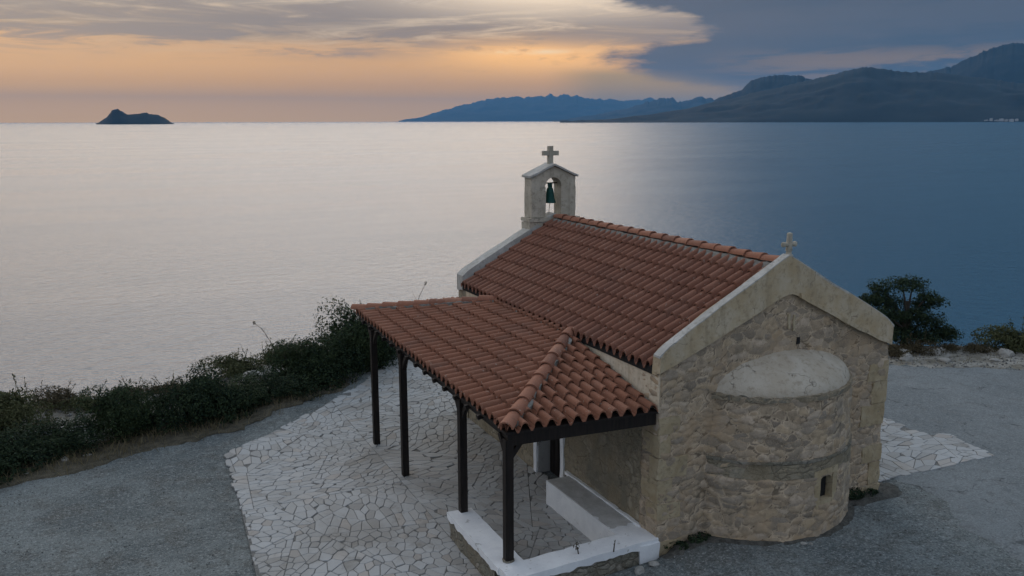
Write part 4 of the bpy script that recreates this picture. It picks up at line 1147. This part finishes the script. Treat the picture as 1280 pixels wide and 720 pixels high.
# ------------------------------------------------------------------ rocks, pebbles, bin
def rock_mesh(mb, c, s, r):
    bm = bmesh.new(); bmesh.ops.create_icosphere(bm, subdivisions=2, radius=1)
    sc = (r.uniform(.7, 1.3), r.uniform(.7, 1.3), r.uniform(.45, .8)); of = Vector((r.uniform(0, 99), r.uniform(0, 99), 0)); a = r.uniform(0, 6.28)
    m = Matrix.Rotation(a, 3, 'Z')
    for v in bm.verts:
        n = 1 + .35 * noise.noise(v.co * 1.3 + of); v.co = m @ Vector((v.co.x * sc[0] * n, v.co.y * sc[1] * n, v.co.z * sc[2] * n)) * s + Vector(c)
    bm.verts.index_update(); mb.add([v.co for v in bm.verts], [tuple(v.index for v in f.verts) for f in bm.faces]); bm.free()
r = random.Random(14)
ROCKS = [(13.2, 6.5, .2, 'flat pale rock nearest the chapel on the verge'), (13.6, 7.0, .24, 'pale rock beneath the left side of the windswept tree'), (14.5, 6.55, .2, 'pale rock in the middle of the verge'),
         (15.0, 6.75, .14, 'pale rock just left of the small white stone'), (15.62, 6.75, .13, 'small white stone standing on the verge skyline'), (16.3, 5.6, .22, 'pale rock below the broad olive bush'),
         (14.1, 5.9, .15, 'low pale rock at the asphalt edge of the verge'), (15.4, 5.3, .13, 'small pale rock at the asphalt edge below the bushes'),
         (-8.05, 13.3, .3, 'pale rock behind the left half of the hedge'), (-6.9, 13.2, .22, 'pale rock behind the middle of the hedge'), (-4.3, 14.0, .34, 'long pale rock below the domed bush'), (-3.6, 14.4, .28, 'pale rock between the domed bush and the rising hedge'),
         (-9.05, 9.45, .10, 'white stone at the hedge foot near its left end'), (-8.6, 9.55, .08, 'smaller white stone at the hedge foot'), (-9.75, 8.95, .06, 'tiny white stone at the hedge foot, leftmost of the loose stones'),
         (2.25, -1.02, .05, 'small white stone at the foot of the apse'), (2.35, -1.08, .04, 'smaller white stone at the foot of the apse'), (-.55, -.35, .09, 'broken stone below the front low wall'), (-.25, -.32, .07, 'small broken stone beside the white wall end')]
for x, y, s, lab in ROCKS:
    mb = MB(); rock_mesh(mb, (0, 0, 0), s, r); o = mb.plain('rock', M['rock']); o.location = (x, y, hterr(x, y) + s * .18); tag(o, lab, 'rock', 'loose rocks')
mb = MB(); r = random.Random(77)
def pebble(x, y, s):
    z = hterr(x, y); o = Vector((x, y, z + s * .15)); vs = [o + Vector((r.gauss(0, .15) + a, r.gauss(0, .15) + b, c * .6)) * s - o * 0 for a, b, c in ()]
    ps = [(1, 0, 0), (-1, 0, 0), (0, 1, 0), (0, -1, 0), (0, 0, .7), (0, 0, -.5)]
    a = r.uniform(0, 6.28); m = Matrix.Rotation(a, 3, 'Z')
    mb.add([o + m @ Vector((p[0] * r.uniform(.6, 1.2), p[1] * r.uniform(.5, 1), p[2])) * s for p in ps], [(0, 2, 4), (2, 1, 4), (1, 3, 4), (3, 0, 4), (2, 0, 5), (1, 2, 5), (3, 1, 5), (0, 3, 5)])
for _ in range(2600):
    x = r.uniform(-11, -5.95); y = r.uniform(-1, 9.6)
    if y > 8.8 + (x + 10.3) * .42 and x < -5.9: continue
    pebble(x, y, r.choice((.008, .011, .014, .02)))
for _ in range(1500):
    x = r.uniform(-2, 9); y = r.uniform(-3.4, -.2)
    if in_poly(x, y, road_poly) and r.random() < .8: continue
    if (x - 2.55) ** 2 + (y - .92) ** 2 < 3.4 or (x < .1 and y > -.35): continue
    pebble(x, y, r.choice((.007, .010, .013, .022)))
for _ in range(900):
    x = r.uniform(11.6, 17.5); y = 6.6 - (x - 11.6) * .55 + r.uniform(-.4, 1.8); pebble(x, y, r.choice((.012, .018, .025, .05)))
for _ in range(500):
    x = r.uniform(-10, -3.2); y = r.uniform(12.6, 14.6) + (max(0, x + 5) * .8); pebble(x, y, r.choice((.02, .03, .05, .07)))
pb = mb.plain('pebbles', M['pebble']); tag(pb, 'loose pale pebbles strewn over the gravel and verge', 'pebbles', kind='stuff')
# ------------------------------------------------------------------ sea and far land
def sea_f(t, b):
    co = t.pos()
    d = t.new('ShaderNodeVectorMath', operation='DISTANCE'); t.put(d.inputs[0], co); d.inputs[1].default_value = (-8, -11, -12); dist = d.outputs['Value']
    c1 = t.vm('MULTIPLY', co, (2.0, 2.3, 0)); n1 = t.noise(c1, 1.0, 4, .6, .3)
    c2 = t.vm('MULTIPLY', co, (.5, .6, 0)); n2 = t.noise(c2, 1.0, 4, .55)
    c3 = t.vm('MULTIPLY', co, (.006, .022, 0)); n3 = t.noise(c3, 1.0, 5, .6)
    h = t.add(t.mul(n1, .30), t.mul(n2, .9))
    P(t, b, (.008, .054, .104), t.add(.20, t.mul(t.ss(n3, .35, .65), .07)), t.bump(h, .75, .30))
    b.inputs['IOR'].default_value = 1.34; b.inputs['Specular IOR Level'].default_value = .5
M['sea'] = material('calm_sea', sea_f)
mb = MB(); c = mb.vert((0, 0, SEA_Z)); prev = None
rings = []
for rad in (300, 3000, 15000, 58000): rings.append([mb.vert((rad * math.cos(2 * math.pi * k / 64), rad * math.sin(2 * math.pi * k / 64), SEA_Z)) for k in range(64)])
for k in range(64): mb.face(c, rings[0][k], rings[0][(k + 1) % 64])
for i in range(3):
    for k in range(64): mb.face(rings[i][k], rings[i + 1][k], rings[i + 1][(k + 1) % 64], rings[i][(k + 1) % 64])
sea = mb.plain('sea', M['sea']); tag(sea, 'calm open sea, silvery to the left and blue to the right', 'sea', kind='structure')
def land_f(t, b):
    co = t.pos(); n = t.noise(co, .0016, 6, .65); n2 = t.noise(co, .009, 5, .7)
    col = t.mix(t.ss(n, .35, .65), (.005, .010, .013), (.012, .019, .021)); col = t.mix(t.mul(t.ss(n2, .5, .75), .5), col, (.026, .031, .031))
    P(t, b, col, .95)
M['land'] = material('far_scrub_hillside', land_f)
def far_range(name, prof, dist, label, depth, cat, kind, coast=.45, rough=.17, sub=1.6):
    """prof: (azimuth degrees, crest height m) ; the crest stands at dist, the slope runs down to the coast in front of it"""
    a0, a1 = prof[0][0], prof[-1][0]; n = int(220 * sub); rows = 44
    def crest(a):
        for (p, h), (q, g) in zip(prof, prof[1:]):
            if a <= q:
                t = (a - p) / (q - p); return lerp(h, g, t * t * (3 - 2 * t) * .5 + t * .5)
        return prof[-1][1]
    hmax = max(h for _, h in prof); mb = MB(); ids = {}
    for i in range(n + 1):
        a = lerp(a0, a1, i / n); h0 = crest(a); cn = (.06 if dist < 20000 else .20) * fbm(a * (4.1 if dist < 20000 else 2.6) * (30000 / dist) ** .5, dist * .001, 2, 6, 2.1, .6)
        for j in range(rows + 1):
            v = j / rows; rr = dist + depth * (v - .62) / .62 * coast * 2
            if v <= .62: f = (v / .62) ** .85
            else: f = 1 - ((v - .62) / .38) ** 1.5
            hc = h0 * (1 + cn * clamp(v / .62) ** 3)
            x, y = CAM.x + rr * math.sin(R(a)), CAM.y + rr * math.cos(R(a))
            ridge = rough * hmax * fbm(x / hmax * 1.3, y / hmax * 1.3, 4.0, 4) * math.sin(math.pi * clamp(v / .62)) if v < .62 else 0
            ids[i, j] = mb.vert((x, y, SEA_Z - 1.2 + max(0, (hc - SEA_Z) * f + ridge)))
    for i in range(n):
        for j in range(rows): mb.face(ids[i, j], ids[i + 1, j], ids[i + 1, j + 1], ids[i, j + 1])
    o = mb.plain(name, M['land'], smooth=True); return tag(o, label, cat, kind=kind)
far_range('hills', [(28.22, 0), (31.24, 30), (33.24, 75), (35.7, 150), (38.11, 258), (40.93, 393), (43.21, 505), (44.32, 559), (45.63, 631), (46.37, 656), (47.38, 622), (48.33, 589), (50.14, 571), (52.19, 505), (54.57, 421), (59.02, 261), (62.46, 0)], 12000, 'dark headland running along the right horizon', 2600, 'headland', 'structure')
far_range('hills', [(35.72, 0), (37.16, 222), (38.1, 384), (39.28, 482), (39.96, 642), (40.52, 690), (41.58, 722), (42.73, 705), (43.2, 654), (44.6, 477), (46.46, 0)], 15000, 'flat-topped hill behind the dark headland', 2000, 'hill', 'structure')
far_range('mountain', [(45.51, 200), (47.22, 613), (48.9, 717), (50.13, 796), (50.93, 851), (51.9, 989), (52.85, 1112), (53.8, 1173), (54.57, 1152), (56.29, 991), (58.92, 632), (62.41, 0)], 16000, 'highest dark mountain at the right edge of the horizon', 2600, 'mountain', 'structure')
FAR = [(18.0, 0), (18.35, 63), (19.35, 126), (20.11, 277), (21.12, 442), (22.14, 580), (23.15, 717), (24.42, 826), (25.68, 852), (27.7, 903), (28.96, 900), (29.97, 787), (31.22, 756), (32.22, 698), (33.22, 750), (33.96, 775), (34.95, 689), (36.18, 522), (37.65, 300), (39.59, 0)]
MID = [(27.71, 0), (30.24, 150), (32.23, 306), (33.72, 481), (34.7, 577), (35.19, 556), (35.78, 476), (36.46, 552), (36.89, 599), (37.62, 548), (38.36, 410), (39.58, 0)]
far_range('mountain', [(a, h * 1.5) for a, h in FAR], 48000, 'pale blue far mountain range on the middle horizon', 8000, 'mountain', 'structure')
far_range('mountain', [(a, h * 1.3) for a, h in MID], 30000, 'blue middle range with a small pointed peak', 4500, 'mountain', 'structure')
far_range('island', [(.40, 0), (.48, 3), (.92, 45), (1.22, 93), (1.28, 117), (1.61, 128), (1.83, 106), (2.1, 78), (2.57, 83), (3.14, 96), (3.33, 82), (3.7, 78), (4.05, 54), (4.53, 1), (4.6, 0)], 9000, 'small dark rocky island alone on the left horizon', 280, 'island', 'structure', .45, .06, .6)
# a few pale buildings of a far shore town
r = random.Random(9)
TOWN = [(52.9, 9700), (53.15, 9680), (53.4, 9690), (53.65, 9660), (53.9, 9680), (54.15, 9670), (54.4, 9690)]
for k, (a, d) in enumerate(TOWN):
    mb = MB(); x, y = CAM.x + d * math.sin(R(a)), CAM.y + d * math.cos(R(a)); w = r.uniform(24, 46); h = r.uniform(9, 16); z0 = SEA_Z + r.uniform(4, 22)
    mb.box((0, 0, h / 2 - 6), (w, 18, h + 12), r.uniform(-.4, .4) - R(a)); mb.box((w * .2, 0, h + 1.5), (w * .4, 10, 4), -R(a))
    o = mb.plain('far_house', M['house']); o.location = (x, y, z0)
    tag(o, 'pale building of the far shore town under the right mountain', 'house', 'buildings of the far shore town')

# ------------------------------------------------------------------ haze
hz = bpy.data.materials.new('thin_sea_haze'); hz.use_nodes = True; t = NT(hz.node_tree); t.n.remove(t.n['Principled BSDF'])
pv = t.new('ShaderNodeVolumePrincipled'); pv.inputs['Color'].default_value = (.17, .48, .90, 1); pv.inputs['Density'].default_value = 2.3e-5; pv.inputs['Anisotropy'].default_value = .0
t.l.new(pv.outputs[0], t.n['Material Output'].inputs['Volume'])
mb = MB(); mb.box((0, 0, (-15 + 1600) / 2), (124000, 124000, 1615)); haze = mb.build('haze', hz); tag(haze, 'thin blue sea haze over the water', 'haze', kind='stuff')

# ------------------------------------------------------------------ sky
SUN_AZ, SUN_EL = -6.0, 20.0
wd = bpy.data.worlds.new('World'); scene.world = wd; wd.use_nodes = True
t = NT(wd.node_tree); t.n.clear(); out = t.new('ShaderNodeOutputWorld')
tc = t.new('ShaderNodeTexCoord'); nv = t.new('ShaderNodeVectorMath', operation='NORMALIZE'); t.l.new(tc.outputs['Generated'], nv.inputs[0])
sp = t.new('ShaderNodeSeparateXYZ'); t.l.new(nv.outputs[0], sp.inputs[0])
DEG = 57.29578
azr = t.mul(t.m('ARCTAN2', sp.outputs[0], sp.outputs[1]), DEG); azd = t.sub(azr, 25.2)
eld = t.mul(t.m('ARCSINE', sp.outputs[2]), DEG)
nb = t.noise(t.vec(t.mul(azd, .055), t.mul(eld, .42), 3.1), 1.0, 6, .6, .3)
nf = t.noise(t.vec(t.mul(azd, .13), t.mul(eld, 1.25), 8.7), 1.0, 8, .66, .7)
nx = t.noise(t.vec(t.mul(azd, .35), t.mul(eld, 1.4), 1.7), 1.0, 6, .6)
e2 = t.add(eld, t.mul(t.mul(t.sub(nb, .5), 3.2), t.ss(eld, 1.0, 3.0)))
K = 45.0
base = t.ramp(t.m('DIVIDE', e2, K), [(0, (1.55, .80, .12)), (1.0 / K, (1.40, .70, .10)), (1.7 / K, (1.12, .56, .095)), (2.4 / K, (1.0, .49, .10)), (3.3 / K, (.98, .50, .14)), (4.3 / K, (.82, .445, .17)), (5.1 / K, (.47, .315, .19)), (6.0 / K, (.37, .275, .21)), (7.2 / K, (.42, .345, .285)), (9.5 / K, (1.2, 1.06, .94)), (14 / K, (2.8, 2.58, 2.33)), (25 / K, (2.8, 2.62, 2.44)), (36 / K, (1.0, .98, .98)), (1, (.56, .66, .76))])
dim = t.ss(azd, -48, -6, .45, 1.0); dim = t.add(t.mul(dim, t.ss(eld, 8, 11)), t.sub(1.0, t.ss(eld, 8, 11)))
base = t.vm('SCALE', base, (0, 0, 0)); base.node.inputs[3].default_value = 1.0; t.l.new(dim, base.node.inputs[3])
# grey cloud bands
cb = t.mul(t.ss(nf, .46, .58), t.mul(t.ss(eld, 3.4, 5.0), t.ss(eld, 12, 9)))
base = t.mix(t.mul(cb, .85), base, (.265, .21, .19))
lb = t.mul(t.ss(nf, .50, .34), t.mul(t.ss(eld, 3.5, 6), t.ss(eld, 11, 9)))
base = t.mix(t.mul(lb, .8), base, (.78, .585, .395))
def gauss(cx, cy, wx, wy):
    a = t.m('DIVIDE', t.sub(azd, cx), wx); b = t.m('DIVIDE', t.sub(eld, cy), wy)
    return t.m('EXPONENT', t.mul(-1.0, t.add(t.mul(a, a), t.mul(b, b))))
base = t.mix(t.m('MULTIPLY', gauss(2.0, 8.2, 9, 2.0), .95, cl=True), base, (1.2, .93, .65))
base = t.mix(t.m('MULTIPLY', t.mul(gauss(-3.0, 5.4, 9, .55), t.ss(nf, .34, .52)), .9, cl=True), base, (.30, .225, .185))
base = t.mix(t.m('MULTIPLY', t.mul(gauss(-17.0, 6.1, 11, .75), t.ss(nx, .30, .5)), .8, cl=True), base, (.275, .22, .195))
glow = t.mul(gauss(1.0, 3.8, 5.5, .95), t.ss(nx, .22, .46))
base = t.mix(t.m('MULTIPLY', glow, 1.15, cl=True), base, (1.65, .84, .22))
base = t.mix(t.mul(gauss(-1.2, 3.3, 7, 1.0), .4), base, (.95, .47, .10))
base = t.mix(t.m('MULTIPLY', t.mul(gauss(.9, 4.25, 2.6, .14), t.ss(nx, .35, .55)), 1.0, cl=True), base, (1.3, .95, .55))
base = t.mix(t.m('MULTIPLY', t.mul(gauss(-11.5, 4.05, 3.5, .16), t.ss(nx, .40, .58)), .7, cl=True), base, (.24, .20, .20))
mv = t.mul(t.ss(azd, 1.5, 6), t.mul(t.ss(eld, 3.5, 2.7), t.ss(nb, .2, .45)))
base = t.mix(t.mul(mv, .85), base, (.56, .35, .10))
# the slate cloud that fills the right half
abr = t.ramp(t.m('DIVIDE', eld, 90.0), [(0, .62), (2.5 / 90, .545), (3.1 / 90, .534), (3.85 / 90, .527), (4.4 / 90, .538), (5.25 / 90, .560), (6.2 / 90, .552), (7.6 / 90, .522), (10 / 90, .532), (15 / 90, .538), (25 / 90, .525), (42 / 90, .47), (1, .30)])
ab = t.mul(t.sub(abr, .5), 200.0)
soft = t.ramp(t.m('DIVIDE', eld, 90.0), [(0, .12), (3.0 / 90, .075), (4.2 / 90, .08), (5.5 / 90, .055), (7.8 / 90, .06), (10 / 90, .28), (20 / 90, .45), (1, .8)])
dv = t.add(t.sub(azd, ab), t.mul(t.sub(nx, .5), 8.0))
dm = t.ss(dv, t.mul(soft, -20.0), t.mul(soft, 30.0))
lowe = t.sub(3.0, t.m('MULTIPLY', t.sub(azd, 6.0), .12, cl=False)); lowe = t.m('MAXIMUM', lowe, 1.3)
dm = t.mul(dm, t.ss(t.add(eld, t.mul(t.sub(nb, .5), 1.4)), t.sub(lowe, .8), t.add(lowe, .7)))
dcol = t.mix(t.ss(azd, 3, 30), (.125, .125, .152), (.052, .080, .128))
dcol = t.mix(t.mul(t.ss(nb, .45, .62), .35), dcol, (.14, .135, .16))
dcol = t.mix(t.ss(eld, 8.5, 15), dcol, (.19, .345, .49))
base = t.mix(dm, base, dcol)
pink = t.mul(t.ss(azd, 8, 20), t.mul(t.ss(eld, 4.6, 3.4), t.ss(nf, .42, .6)))
base = t.mix(t.mul(pink, .45), base, (.48, .28, .12))
# away from the sunset the sky is an even blue grey
aabs = t.m('ABSOLUTE', azd)
bk = t.ss(aabs, 55, 120); bk = t.m('MAXIMUM', bk, t.ss(eld, 40, 68))
back = t.ramp(t.m('DIVIDE', eld, 90.0), [(0, (.44, .485, .56)), (.3, (.51, .565, .665)), (1, (.54, .60, .71))])
base = t.mix(bk, base, back)
skyt = t.new('ShaderNodeTexSky', sky_type='NISHITA'); skyt.sun_disc = False; skyt.sun_elevation = R(SUN_EL); skyt.sun_rotation = R(SUN_AZ); skyt.air_density = 1.2; skyt.dust_density = 2.0
b1 = t.new('ShaderNodeBackground'); t.l.new(skyt.outputs[0], b1.inputs[0]); b1.inputs[1].default_value = .06
b2 = t.new('ShaderNodeBackground'); t.put(b2.inputs[0], base); b2.inputs[1].default_value = 1.0
mx = t.new('ShaderNodeMixShader'); mx.inputs[0].default_value = .93; t.l.new(b1.outputs[0], mx.inputs[1]); t.l.new(b2.outputs[0], mx.inputs[2]); t.l.new(mx.outputs[0], out.inputs[0])

# ------------------------------------------------------------------ sun, camera, view
sl = bpy.data.lights.new('sun', 'SUN'); sl.energy = .5; sl.angle = R(80); sl.color = (1.0, .88, .76)
so = bpy.data.objects.new('sun', sl); COL.objects.link(so)
dirv = Vector((math.sin(R(SUN_AZ)) * math.cos(R(SUN_EL)), math.cos(R(SUN_AZ)) * math.cos(R(SUN_EL)), math.sin(R(SUN_EL))))
so.rotation_euler = dirv.to_track_quat('Z', 'Y').to_euler(); so.location = (0, 0, 40)
cd = bpy.data.cameras.new('camera'); co = bpy.data.objects.new('camera', cd); COL.objects.link(co); scene.camera = co
cd.sensor_width = 36.0; cd.lens = 36.0 * 1107.9 / 1280; cd.clip_start = .1; cd.clip_end = 200000
mrot = Matrix.Rotation(-.4388, 3, 'Z') @ Matrix.Rotation(math.pi / 2 - .1861, 3, 'X') @ Matrix.Rotation(-.0027, 3, 'Z')
co.location = CAM; co.rotation_euler = mrot.to_euler()
vs = scene.view_settings; vs.view_transform = 'Standard'; vs.look = 'None'; vs.exposure = 0.08; vs.gamma = 1.0; vs.use_curve_mapping = False
scene.cycles.max_bounces = 6; scene.cycles.volume_bounces = 0; scene.cycles.use_denoising = True
scene.cycles.sample_clamp_indirect = 4.0
